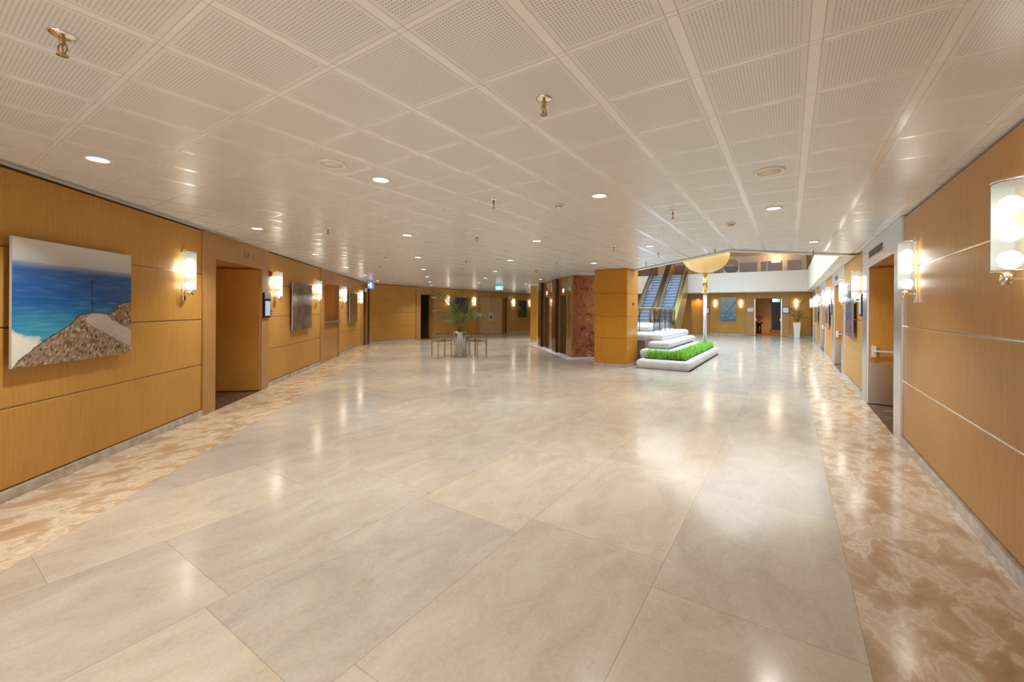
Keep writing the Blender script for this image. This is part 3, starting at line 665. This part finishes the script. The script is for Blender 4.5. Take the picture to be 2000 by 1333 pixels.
def oar(x, y):
    c = mixc(L3(150, 178, 196), L3(108, 152, 168), y*1.4) if y < .62 else mixc(L3(110, 138, 170), L3(70, 108, 150), (y-.62)*3)
    c = mixc(c, L3(205, 215, 218), max(0, fb(x, y*3, 4, 3, 3))*.5)
    d = abs((x-.30)*.62+(y-.72)*.55*1.0-.0)/.83
    u = (x-.30); v = .72-y
    if .0 < u < .70 and abs(v-u*.78) < .018+.012*u: c = L3(62, 74, 82)
    if y > .95: c = L3(60, 120, 150)
    return c
def abstract(pal, seed):
    def f(x, y):
        v = fb(x, y, 3, 4, seed); w = fb(x, y, 6, 3, seed+5)
        c = mixc(pal[0], pal[1], .5+v); c = mixc(c, pal[2], max(0, w)*1.3); return mixc(c, pal[3], max(0, v-w-.3)*1.5)
    return f
def picture(fr, s0, s1, z0, z1, fn, nx, ny, name, label, off=.075, frame='acrylic', group=None, depth=.018, cat='picture'):
    w = s1-s0; h = z1-z0
    t = thing(name, label, cat, fr.pt((s0+s1)/2, off-.025, (z0+z1)/2), fr.rz, group)
    sgn = 1 if (Matrix.Rotation(fr.rz, 3, 'Z') @ Vector((1, 0, 0))).dot(fr.D) > 0 else -1
    me = bpy.data.meshes.new('print'); vs = []; fs = []; cs = []
    for j in range(ny+1):
        for i in range(nx+1):
            x = i/nx; y = j/ny
            vs.append((w/2-x*w, 0, h/2-y*h))       # seen from +Y the viewer's left is local +X
            cs += [*fn(x, y), 1]
    for j in range(ny):
        for i in range(nx): a = j*(nx+1)+i; fs.append((a, a+1, a+nx+2, a+nx+1))
    me.from_pydata(vs, [], fs); me.update(); ca = me.color_attributes.new('print', 'FLOAT_COLOR', 'POINT'); ca.data.foreach_set('color', cs)
    me.materials.append(M['print']); o = bpy.data.objects.new('print', me); COL.objects.link(o); o.parent = t; o.location = (0, .001, 0)
    MB().box(-w/2, w/2, -depth, 0, -h/2, h/2).build('backing_board', frame, t)
    for sx in (-1, 1):
        for sz in (-1, 1): b = MB(); b.lathe([(.001, -off+.0), (.008, -off), (.008, -depth), (.001, -depth)], sx*(w/2-.08), 0, 8, 'y', cz=sz*(h/2-.08)); b.build("stand_off", "chrome", t)
    return t
picture(FL, -2.84, -1.54, 1.09, 2.18, seascape, 300, 250, 'wall_picture', 'large seascape photograph of blue sea and coastal road on the left wall')
picture(FL, 3.44, 4.83, 1.09, 2.2, abstract([L3(134, 128, 124), L3(84, 74, 66), L3(150, 124, 90), L3(76, 96, 110)], 4), 60, 50, 'wall_picture', 'dark glossy picture on the left wall between two sconces before the hatch')
picture(FL, 9.16, 10.5, 1.09, 2.18, abstract([L3(120, 110, 88), L3(90, 74, 50), L3(150, 130, 90), L3(80, 70, 50)], 9), 40, 40, 'wall_picture', 'dim olive picture near the far end of the left wall beyond the hatch')
picture(FB, 18.0, 19.2, 1.45, 2.26, abstract([L3(48, 52, 74), L3(30, 34, 52), L3(100, 96, 100), L3(130, 110, 90)], 2), 40, 30, 'wall_picture', 'dark blue picture behind the palm on the far-left wall')
picture(FB, 24.72, 25.92, 1.05, 2.24, abstract([L3(84, 66, 58), L3(50, 40, 38), L3(110, 140, 96), L3(160, 170, 130)], 21), 50, 50, 'wall_picture', 'dark picture with green plant shapes on the far-left wall near the lifts')
picture(FR, 10.95, 12.2, 1.06, 2.2, abstract([L3(104, 116, 156), L3(70, 84, 130), L3(150, 158, 186), L3(60, 70, 110)], 31), 50, 50, 'wall_picture', 'blue-violet picture on the right wall between the first two doorways')
picture(FR, 17.35, 18.6, 1.06, 2.2, abstract([L3(100, 112, 128), L3(60, 74, 96), L3(170, 176, 180), L3(90, 80, 70)], 35), 30, 30, 'wall_picture', 'grey-blue picture on the right wall between the second and third doorways')
picture(FR, 23.8, 25.0, 1.06, 2.2, abstract([L3(80, 96, 120), L3(60, 74, 96), L3(150, 150, 150), L3(60, 60, 80)], 38), 20, 20, 'wall_picture', 'small-looking distant picture on the right wall before the fourth doorway')
picture(FF, -3.85, -2.91, .92, 2.5, oar, 70, 110, 'wall_picture', 'tall pale blue picture with a diagonal oar on the far wall')
t = thing('caption_plaque', 'small clear caption plaque at the lower right of the seascape', 'plaque', FL.pt(-1.47, -.02, 1.13), FL.rz)
MB().box(-.035, .035, 0, .006, -.03, .03).build('plate', 'acrylic', t); 
# ---------------------------------------------------------------- displays, alarms, signs
def display(fr, s, z, w, h, label, scr='screen', top=False, off=0, d=.035):
    t = thing('wall_display', label, 'display', fr.pt(s, off, z), fr.rz, 'room displays by the doorways')
    MB().box(-w/2, w/2, 0, d, -h/2, h/2).build('housing', 'black', t, bevel=.004)
    k = .26 if top else .0
    MB().box(-w/2+.035, w/2-.035, d, d+.003, -h/2+.04, h/2-.04-h*k).build('screen', scr, t)
    if top: MB().box(-w/2+.005, w/2-.005, d, d+.004, h/2-h*.24, h/2-.008).build('name_plate', 'steel', t)
    return t
display(FL, 2.13, 1.66, .30, .50, 'black room display with steel top plate beside the first left doorway', top=True)
display(FR, 10.16, 1.72, .28, .42, 'black room display edge-on beyond the steel-framed doorway', off=-.02)
display(FR, 16.6+.1, 1.72, .28, .42, 'black room display edge-on beyond the second right doorway', off=-.02)
display(FR, 23.2-.1, 1.72, .28, .42, 'black room display edge-on beyond the third right doorway', off=-.02)
display(FF, -4.68, 1.62, .30, .42, 'black display half hidden behind the torchiere pole on the far wall')
display(FF, -.17, 1.66, .38, .40, 'black room display right of the far double doors')
t = thing('notice_sheet', 'white notice sheet left of the far double doors', 'notice', FF.pt(-2.1, 0, 1.67), FF.rz)
MB().box(-.17, .17, 0, .012, -.12, .12).build('sheet', 'white', t)
t = thing('fire_sounder', 'square red fire sounder high beside the first left doorway', 'alarm', FL.pt(2.33, -.025, 2.30), FL.rz)
MB().box(-.055, .055, 0, .045, -.055, .055).build('housing', 'red', t, bevel=.008); MB().lathe([(.001, .045), (.035, .045), (.030, .06), (.001, .062)], n=16, axis='y').build('grille', 'red', t)
t = thing('fire_call_point', 'small red call point just right of the black room display', 'call point', FL.pt(2.36, -.025, 1.52), FL.rz)
MB().box(-.05, .05, 0, .05, -.05, .05).build('housing', 'red', t, bevel=.006); MB().box(-.015, .015, .05, .053, -.02, .01).build('window', 'white', t)
def exit_sign(x, y, z, rz, label, m, drop=.1, w=.34, h=.17):
    t = thing('exit_sign', label, 'sign', (x, y, z), rz)
    MB().box(-w/2, w/2, -.02, .02, -h/2, h/2).build('light_box', m, t, bevel=.004)
    b = MB(); b.box(-w*.16, w*.16, .02, .023, -h*.36, h*.36); b.box(w*.26, w*.40, .02, .023, -h*.12, h*.14); b.build('pictogram', 'sign_white', t)
    b = MB(); b.box(-.008, .008, -.008, .008, h/2, h/2+drop); b.build('hanger', 'white_metal', t); return t
FC = math.pi+YAW   # turns local +Y towards the camera
exit_sign(-11.04, 15.57, CE-.185, FC-.1, 'green exit sign hanging from the ceiling left of the lifts', 'green_sign')
exit_sign(-.72, 33.0, 2.3, PI, 'green exit sign inside the corridor beyond the far doors', 'green_sign', drop=.2, w=.42, h=.2)
exit_sign(-14.36, 11.10, CE-.20, FC+.3, 'blue hanging sign in the corner at the end of the left wall', 'blue_sign', w=.24, h=.28)
t = thing('emergency_lamp', 'small white emergency lamp at the corner of the far-left doors', 'lamp', FB.pt(23.65, 0, 2.4), FB.rz)
MB().box(-.09, .09, 0, .08, -.11, .11).build('housing', 'white_metal', t, bevel=.02)
t = thing('emergency_lamp', 'small white emergency lamp high at the end of the left wall', 'lamp', FL.pt(12.3, 0, 2.42), FL.rz)
MB().box(-.10, .10, 0, .09, -.09, .09).build('housing', 'white_metal', t, bevel=.02)
# ---------------------------------------------------------------- stepped planter
def bull(b, x0, x1, y0, y1, z0, z1, r, sides='xX yY'):
    n = 8; prof = []
    for k in range(n+1):
        a = -PI/2*.55+(PI/2*.55+PI/2)*k/n; prof.append((r*(1-math.cos(a)) if a > 0 else r*.55*(1-math.cos(a)), a))
    zr = [(z0, r*.35)]+[(z0+(z1-z0)*(.12+.43*k/4), r*.35*(1-k/4)**2) for k in range(1, 5)]+[(z1-(z1-z0)*.45*(1-math.sin(PI/2*k/7)), r*(1-math.cos(PI/2*k/7))) for k in range(1, 8)]
    for (ax, s) in (('x', 0), ('X', 1), ('y', 0), ('Y', 1)):
        vs = []
        for z, i in zr:
            if ax == 'x': vs += [(x0+i, y0+i, z), (x0+i, y1-i, z)]
            if ax == 'X': vs += [(x1-i, y0+i, z), (x1-i, y1-i, z)]
            if ax == 'y': vs += [(x0+i, y0+i, z), (x1-i, y0+i, z)]
            if ax == 'Y': vs += [(x0+i, y1-i, z), (x1-i, y1-i, z)]
        b.add(vs, [(2*k, 2*k+1, 2*k+3, 2*k+2) for k in range(len(zr)-1)], True)
    i = zr[-1][1]; b.add([(x0+i, y0+i, z1), (x1-i, y0+i, z1), (x1-i, y1-i, z1), (x0+i, y1-i, z1)], [(0, 1, 2, 3)])
    b.add([(x0, y0, z0), (x1, y0, z0), (x1, y1, z0), (x0, y1, z0)], [(3, 2, 1, 0)])
pl = thing('stepped_planter', 'white stepped stone planter with rounded ledges beside the wood column', 'planter', (-2.8, 14, 0))
iv = Matrix.Translation((2.8, -14, 0))
tiers = [(-3.52, -2.14, 11.55, 17.0, 0, .26, .11), (-3.56, -2.62, 12.0, 16.05, .26, .50, .12), (-3.38, -2.80, 12.2, 16.2, .50, .71, .12), (-4.75, -3.05, 12.5, 16.27, .70, .92, .12)]
for t_ in tiers: b = MB(iv); bull(b, *t_); b.build('stone_tier', 'pale_stone', pl, solid=False)
b = MB(iv); bull(b, -4.85, -3.72, 13.5, 15.4, .92, 1.10, .09); b.build('stone_tier', 'pale_stone', pl, solid=False)
b = MB(iv); b.box(-3.52, -3.15, 12.4, 16.1, .26, .70); b.box(-4.6, -3.3, 12.62, 16.1, 0, .70); b.build('base', 'stone_base', pl)
b = MB(iv); b.box(-3.35, -2.28, 11.70, 11.99, .25, .275); b.box(-2.61, -2.28, 11.70, 16.85, .25, .275); b.build('soil', 'soil', pl)
b = MB(iv); b.prism([(-7.2, 16.3), (-5.3, 16.3), (-5.3, 23.55), (-8.8, 23.55), (-8.8, 18.2)], 0, .915); b.build('landing', 'pale_stone', pl)
b = MB()
def blade(b, x, y, z, h, a, lean, w):
    dx, dy = math.cos(a), math.sin(a); px, py = -dy*w/2, dx*w/2
    p = []
    for k, (t, q) in enumerate(((0, 1), (.5, .8), (1, 0))):
        cx, cy, cz = x+dx*lean*t*t, y+dy*lean*t*t, z+h*t*(1-.15*t)
        p.append((cx+px*q, cy+py*q, cz)); p.append((cx-px*q, cy-py*q, cz))
    b.add(p, [(0, 1, 3, 2), (2, 3, 5, 4)])
for k in range(5200):
    if random.random() < .24: x = random.uniform(-3.3, -2.28); y = random.uniform(11.72, 11.97)
    else: x = random.uniform(-2.59, -2.29); y = random.uniform(11.72, 16.75)
    if abs(x+2.46) < .09 and abs(y-16.0) < .09: continue
    blade(b, x, y, .27, random.uniform(.12, .36), random.uniform(0, 2*PI), random.uniform(.02, .13), random.uniform(.006, .016))
g = b.build('grass', 'grass', solid=False); tag(g, 'bright green grass growing in the lowest planter ledge', 'grass', kind='stuff')
# glass railing on the planter top
rl = thing('glass_railing', 'glass railing with thin dark posts on top of the stepped planter', 'railing', (-3.4, 13.0, .92)); iv2 = Matrix.Translation((3.4, -13.0, -.92))
posts = [(-3.9, 12.95), (-3.72, 12.95), (-3.5, 12.95), (-3.42, 13.6), (-3.40, 14.3), (-3.40, 15.0), (-3.40, 15.8)]
posts = [(-4.35, 12.95), (-3.85, 12.95), (-3.42, 12.95), (-3.42, 13.65), (-3.42, 14.35), (-3.42, 15.05), (-3.42, 15.75)]
for x, y in posts: b = MB(iv2); b.box(x-.009, x+.009, y-.009, y+.009, .92, 1.66); b.build('post', 'dark_rubber', rl)
for (x0, y0), (x1, y1) in zip(posts, posts[1:]):
    b = MB(iv2); d = Vector((x1-x0, y1-y0, 0)).normalized(); n_ = Vector((-d.y, d.x, 0))*.004
    p = [Vector((x0, y0, 0))+d*.02, Vector((x1, y1, 0))-d*.02]
    b.prism([tuple((p[0]-n_))[:2], tuple((p[1]-n_))[:2], tuple((p[1]+n_))[:2], tuple((p[0]+n_))[:2]], 1.0, 1.60); b.build('glass_pane', 'glass', rl)
b = MB(iv2); b.tube([(posts[0][0], posts[0][1], 1.67), (-3.42, 12.95, 1.67), (-3.42, 15.75, 1.67)], .014, 8); b.build('handrail', 'bronze', rl)
# ---------------------------------------------------------------- torchiere
tc = thing('torchiere_lamp', 'giant golden bowl uplighter on a tall chrome pole in the planter', 'lamp', (-2.46, 16.0, .26))
MB().lathe([(.06, .03), (.06, 1.955)], n=28).build('pole', 'pole_metal', tc)
MB().lathe([(.11, 0), (.11, .03)], n=28).build('foot', 'pole_metal', tc)
MB().lathe([(.12, 1.95), (.12, 1.98)], n=28).build('collar', 'brass', tc)
MB().lathe([(.074, 1.98), (.072, 2.69)], n=28).build('brass_sleeve', 'brass', tc)
b = MB(); R_ = .77; pr = [(R_*math.sin(PI/2*k/16), 2.66+.64*(1-math.cos(PI/2*k/16))) for k in range(17)]; pr[0] = (.002, 2.66)
b.lathe(pr+[(R_-.02, 3.30)]+[(max(.002, (R_-.02)*math.sin(PI/2*k/16)), 2.69+.61*(1-math.cos(PI/2*k/16))) for k in range(15, -1, -1)], n=56); b.build('bowl', 'bowl', tc)
l = bpy.data.lights.new('bowl_light', 'POINT'); l.energy = 150; l.color = (1, .85, .6); l.shadow_soft_size = .1; o = bpy.data.objects.new('bowl_light', l); COL.objects.link(o); o.parent = tc; o.location = (0, 0, 3.2)
# ---------------------------------------------------------------- escalators
M['step'] = mat('ribbed_step', (.46, .54, .68), .4, .2)
M['riser'] = mat('step_riser', (.16, .20, .27), .4, .2)
def escalator(x0, label, outer):
    t = thing('escalator', label, 'escalator', (x0, 24.6, .95), math.radians(4.1), 'escalators to the upper gallery')
    RUN, RISE, W_ = 4.75, 2.98, .82; N_ = 15; dy, dz = RUN/N_, RISE/N_
    for k in range(N_):
        b = MB(); y = k*dy; z = k*dz; b.box(0, W_, y, y+dy+.02, z+dz-.03, z+dz); b.box(0.003, W_-.003, y+.015, y+.03, z, z+dz-.03)
        st = b.build('step', 'step', t)
        b = MB(); b.box(.002, W_-.002, y+.005, y+.015, z, z+dz-.03); b.build('riser', 'riser', st)
    b = MB(); b.box(-.15, W_+.15, -.95, 1.2, -.95, -.13); b.build('pit_base', 'bronze', t)
    b = MB(); b.box(0, W_, -.9, 0, -.03, .0); b.build('landing_plate', 'steel', t)
    b = MB(); b.box(0, W_, RUN, RUN+1.6, RISE-.03, RISE); b.build('landing_plate', 'steel', t)
    def side(x, sgn, cladding):
        th_ = .03; prof = [(-.7, -.03), (-.95, .35), (-.8, .72), (-.2, .80), (RUN+.1, RISE+.80), (RUN+1.5, RISE+.82), (RUN+1.5, RISE-.03), (RUN, RISE-.1), (0, -.12)]
        b = MB(); xs_ = sorted((x, x+th_*sgn)); n = len(prof)
        vs = [(xs_[0], y, z) for y, z in prof]+[(xs_[1], y, z) for y, z in prof]
        b.add(vs, [tuple(range(n)), tuple(range(2*n-1, n-1, -1))]+[(i, (i+1) % n, n+(i+1) % n, n+i) for i in range(n)]); b.build('balustrade', 'bronze', t)
        b = MB(); b.tube([(x+th_*sgn/2, y, z) for y, z in [(-.72, .02), (-.93, .18), (-.96, .42), (-.82, .74), (-.2, .84), (RUN+.1, RISE+.84), (RUN+1.5, RISE+.86)]], .035, 8); b.build('handrail', 'dark_rubber', t)
        xa, xb = sorted((x, x+.13*sgn*1.0))
        b = MB(); b.add([(xx, yy, zz) for xx in (x-.05*sgn*0, x+.14*sgn) for yy, zz in ((-.5, .12), (RUN, RISE+.22), (RUN, RISE+.05), (-.5, -.02))], [(0, 1, 5, 4), (3, 2, 6, 7), (0, 3, 7, 4), (1, 2, 6, 5), (0, 1, 2, 3), (4, 5, 6, 7)]); b.build('brass_deck', 'brass', t)
        b = MB(); q0 = x-.012*sgn; q1 = x; b.add([(xx, yy, zz) for xx in (q0, q1) for yy, zz in ((-.5, .10), (RUN, RISE+.12), (RUN, RISE-.05), (-.5, -.03))], [(0, 1, 5, 4), (3, 2, 6, 7), (0, 3, 7, 4), (1, 2, 6, 5), (0, 1, 2, 3), (4, 5, 6, 7)]); b.build('skirt_trim', 'brass', t)
        if cladding:
            c0 = x+.14*sgn; c1 = x+.18*sgn; pr = [(-.9, -.18), (-.6, .12), (RUN+.2, RISE+.22), (RUN+.2, RISE-.85), (.35, -.95)]
            pr = [(-.9, -.03), (-.5, .12), (RUN, RISE+.22), (RUN, RISE-1.05), (.75, -.38), (0, -.80)]
            pr = [(-.9, -.03), (-.5, .12), (RUN, RISE+.22), (RUN, RISE-1.15), (.9, -.9)]
            n = len(pr); vs = [(c0, y, z) for y, z in pr]+[(c1, y, z) for y, z in pr]; b = MB()
            b.add(vs, [tuple(range(n)), tuple(range(2*n-1, n-1, -1))]+[(i, (i+1) % n, n+(i+1) % n, n+i) for i in range(n)]); b.build('side_cladding', 'bronze', t)
    side(-.02, -1, outer == 'L'); side(W_+.02, 1, outer == 'R'); return t
esc_l = escalator(-7.40, 'left escalator rising behind the planter, nearer the wood column', 'L')
escalator(-6.24, 'right escalator rising behind the planter, with broad bronze side', 'R')
b = MB(); pr = [(-.3, 0), (4.75, 3.25), (4.75, 2.9), (0, -.1)]; vs = [(x, y, z) for x in (.96, 1.06) for y, z in pr]; b.add(vs, [(0, 1, 2, 3), (7, 6, 5, 4), (0, 1, 5, 4), (1, 2, 6, 5), (2, 3, 7, 6), (3, 0, 4, 7)]); b.build('divider_deck', 'dark_rubber', esc_l)
# ---------------------------------------------------------------- upper gallery balustrade and furniture
gb = thing('glass_balustrade', 'clear glass balustrade on the far gallery edge above the white fascia', 'balustrade', (-3, FY+.07, FZ)); iv3 = Matrix.Translation((3, -FY-.07, -FZ))
for a, c in ((-5.2, -4.1), (-4.1, -2.6), (-2.6, -1.1), (-1.1, .8)): MB(iv3).box(a+.01, c-.01, FY+.065, FY+.075, FZ, FZ+1.0).build('glass_pane', 'glass', gb)
for x in (-4.1, -2.6, -1.1, .8): MB(iv3).box(x-.014, x+.014, FY+.055, FY+.085, FZ, FZ+1.05).build('post', 'pewter', gb)
gb = thing('glass_balustrade', 'bluish glass balustrade on the right gallery edge above the right wall', 'balustrade', (FX+.06, 20, FZ)); iv3 = Matrix.Translation((-FX-.06, -20, -FZ))
for k in range(6): MB(iv3).box(FX+.055, FX+.065, 11.2+k*3.0, 14.18+k*3.0, FZ, FZ+1.0).build('glass_pane', 'glass', gb)
for x, y, l in ((-4.95, 33.9, 'warm shaded lamp in the upper gallery just right of the golden bowl'), (-.75, 33.9, 'warm shaded wall lamp at the right end of the upper gallery')):
    t = thing('lounge_lamp', l, 'lamp', (x, y, 3.8))
    MB().lathe([(.001, 0), (.15, 0), (.04, .05), (.03, 1.15), (.001, 1.15)], n=16).build('stand', 'seat_red', t); MB().lathe([(.28, 1.15), (.22, 1.5)], n=20).build('lamp_shade', 'lamp_warm', t, solid=False)
    l = bpy.data.lights.new('lamp_light', 'POINT'); l.energy = 60; l.color = (1, .82, .58); l.shadow_soft_size = .3; o = bpy.data.objects.new('lamp_light', l); COL.objects.link(o); o.parent = t; o.location = (0, 0, 1.58)
t = thing('lounge_cabinet', 'dark wooden cabinet in the upper gallery below the left warm lamp', 'cabinet', (-4.7, 33.3, 3.8))
MB().box(-.55, .55, -.25, .25, 0, 1.15).build('body', 'dark_room', t)
t = thing('round_screen', 'tall rounded brown glass screen in the upper gallery', 'screen', (-3.35, 32.6, 3.8))
b = MB(); b.prism([(-.5, 0), (.5, 0), (.5, .05), (-.5, .05)], 0, .9); b.build('panel', 'bronze', t)
b = MB(); b.lathe([(.001, 0), (.5, 0), (.5, .05), (.001, .05)], 0, 0, 32, 'y', cz=.9); b.build('round_top', 'bronze', t)
# ---------------------------------------------------------------- potted palm with glass tables
def frond(base, az, length, lift, droop, nl=22, leaf=.30, wl=.028):
    """rachis rises at `lift` then arches over by `droop`; returns stem points and leaflet mesh data"""
    pts = []; p = Vector(base); el = lift
    n = 14
    for k in range(n+1):
        pts.append(p.copy()); el_ = lift-droop*(k/n)**1.4
        p = p+Vector((math.cos(az)*math.cos(el_), math.sin(az)*math.cos(el_), math.sin(el_)))*(length/n)
    return pts
def leaflets(b, pts, start, leaf, wl, seed):
    rnd = random.Random(seed); n = len(pts)-1; m = 24
    for k in range(m):
        t = start+(1-start)*k/(m-1); f = t*n; i = min(int(f), n-1); p = pts[i].lerp(pts[i+1], f-i); d = (pts[i+1]-pts[i]).normalized()
        side = d.cross(Vector((0, 0, 1))); side = side.normalized() if side.length > 1e-3 else Vector((1, 0, 0)); upv = side.cross(d)
        s_ = (t-start)/(1-start); L = leaf*(math.sin(PI*(.15+.8*s_))**.7)
        for sg in (-1, 1):
            dr = (d*.75+side*sg*.75+upv*.1).normalized(); q1 = p+dr*L*.5; q2 = p+dr*L+Vector((0, 0, -L*(.35+rnd.random()*.25)))
            nn = dr.cross(upv).normalized()*wl/2
            b.add([p+nn*.4, p-nn*.4, q1+nn, q1-nn, q2+nn*.1, q2-nn*.1], [(0, 1, 3, 2), (2, 3, 5, 4)])
def palm(name, label, loc, zb, specs, leafm, stems=True, leaf=.33):
    t = thing(name, label, 'plant', loc)
    for i, (az, L, lift, droop, start) in enumerate(specs):
        pts = frond((math.cos(az)*.03, math.sin(az)*.03, zb), az, L, lift, droop)
        fr_ = MB().tube(pts, [.011*(1-.8*k/14)+.002 for k in range(15)], 6).build('frond', 'palm_stem', t)
        b = MB(); leaflets(b, pts, start, leaf, .015, i); b.build('leaflets', leafm, fr_, solid=False)
    return t
PX, PY = -9.20, 10.72
CAMR = YAW   # azimuth of the camera's right-hand direction in the world
def azc(dx, dy): return math.atan2(dx*math.sin(YAW)+dy*math.cos(YAW), dx*math.cos(YAW)-dy*math.sin(YAW))
specs = [(azc(-1, .1), 1.35, 1.35, 1.6, .50), (azc(-1, -.5), 1.20, 1.30, 1.9, .50), (azc(1, -.3), 1.25, 1.30, 1.7, .45), (azc(1, .4), 1.15, 1.30, 1.7, .45),
         (azc(.3, -1), 1.20, 1.35, 1.7, .45), (azc(.7, -1), 1.1, 1.4, 1.6, .4), (azc(-.4, 1), 1.35, 1.45, 1.2, .45), (azc(.3, .6), 1.45, 1.5, .9, .45), (azc(-.6, -.2), 1.85, 1.5, 1.25, .55), (azc(-.8, .2), 1.75, 1.42, 1.3, .5), (azc(.3, -.2), 1.25, 1.42, 1.3, .45),
         (azc(-.5, -1), 1.05, 1.30, 1.9, .4), (azc(.9, -.7), 1.35, 1.40, 1.9, .5), (azc(-1, .7), 1.25, 1.4, 1.9, .5), (azc(.6, 1), 1.3, 1.35, 1.5, .45), (azc(-.2, -.6), 1.1, 1.5, 1.2, .35),
         (azc(-.9, .4), 1.70, 1.48, 1.0, .6), (azc(.1, .2), 1.2, 1.52, .9, .35)]
palm('potted_palm', 'green palm with arching fronds rising from the steel planter', (PX, PY, .84), -.12, specs, 'palm_leaf')
t = thing('steel_planter', 'fluted polished steel planter holding the green palm', 'planter', (PX, PY, 0))
b = MB(); prof = [(.17, 0), (.19, .02), (.20, .70), (.235, .80), (.25, .84), (.225, .84), (.20, .76), (.001, .76)]
b.lathe([(.001, 0)]+prof, n=28); b.build('body', 'planter_steel', t)
b = MB()
for k in range(14): a = 2*PI*k/14; b.tube([(math.cos(a)*.185, math.sin(a)*.185, .03), (math.cos(a)*.205, math.sin(a)*.205, .74)], .014, 6)
b.build('fluting', 'steel', t)
MB().lathe([(.001, .765), (.20, .765)], n=20).build('soil', 'soil', t, solid=False)
def glass_table(x, y, rz, label, w=.62):
    t = thing('glass_table', label, 'table', (x, y, 0), rz, 'square glass-topped tables round the palm'); h = w/2; Z = .80
    MB().box(-h, h, -h, h, Z-.012, Z).build('table_top', 'glass_top', t)
    b = MB(); 
    for z in (Z-.05, .54):
        for s1 in (-1, 1): b.box(-h, h, s1*h-(.02 if s1 > 0 else 0), s1*h+(.02 if s1 < 0 else 0), z, z+.025); b.box(s1*h-(.02 if s1 > 0 else 0), s1*h+(.02 if s1 < 0 else 0), -h, h, z, z+.025)
    b.build('frame', 'pewter', t)
    MB().box(-h+.02, h-.02, -h+.02, h-.02, .55, .56).build('shelf', 'glass_top', t)
    for sx in (-1, 1):
        for sy in (-1, 1): 
            cx, cy = sx*(h-.014), sy*(h-.014); MB().box(cx-.014, cx+.014, cy-.014, cy+.014, 0, Z-.012).build('leg', 'pewter', t)
ca = YAW
def cam_off(dx, dy): return (PX+dx*math.cos(ca)-dy*math.sin(ca), PY+dx*math.sin(ca)+dy*math.cos(ca))
x, y = cam_off(-.58, -.25); glass_table(x, y, ca+.62, 'square glass-topped brass table left of the palm planter', .5)
x, y = cam_off(.56, -.22); glass_table(x, y, ca-.6, 'square glass-topped brass table right of the palm planter', .5)
x, y = cam_off(0, .62); glass_table(x, y, ca, 'square glass-topped brass table half hidden behind the palm planter', .5)
# far palm in the tall white planter
fx, fy = .40, 30.35
t = thing('tall_planter', 'tall tapered white planter in the far right corner', 'planter', (fx, fy, 0))
b = MB(); b.add([(sx*w_, sy*w_, z) for z, w_ in ((0, .13), (.92, .19), (.92, .165), (.86, .16)) for sx, sy in ((-1, -1), (1, -1), (1, 1), (-1, 1))], [(0, 3, 2, 1)]+[(4*i+k, 4*i+(k+1) % 4, 4*i+4+(k+1) % 4, 4*i+4+k) for i in range(3) for k in range(4)]); b.build('body', 'white', t)
MB().box(-.16, .16, -.16, .16, .84, .865).build('soil', 'soil', t)
palm('corner_palm', 'sparse olive palm in the tall white planter by the far right corner', (fx, fy, .9), -.03,
     [(azc(-1, -.1), 1.15, 1.35, 1.9, .45), (azc(-1, -.5), 1.0, 1.2, 1.6, .45), (azc(1, -.5), .72, 1.3, 1.9, .4), (azc(.5, -1), 1.55, 1.52, .6, .62), (azc(.2, -1), .9, 1.4, 1.5, .4), (azc(.9, .2), .62, 1.3, 1.6, .45), (azc(-.4, -1), 1.1, 1.4, 1.5, .4), (azc(-.9, -.3), 1.35, 1.45, 1.5, .5)], 'dry_leaf', leaf=.26)
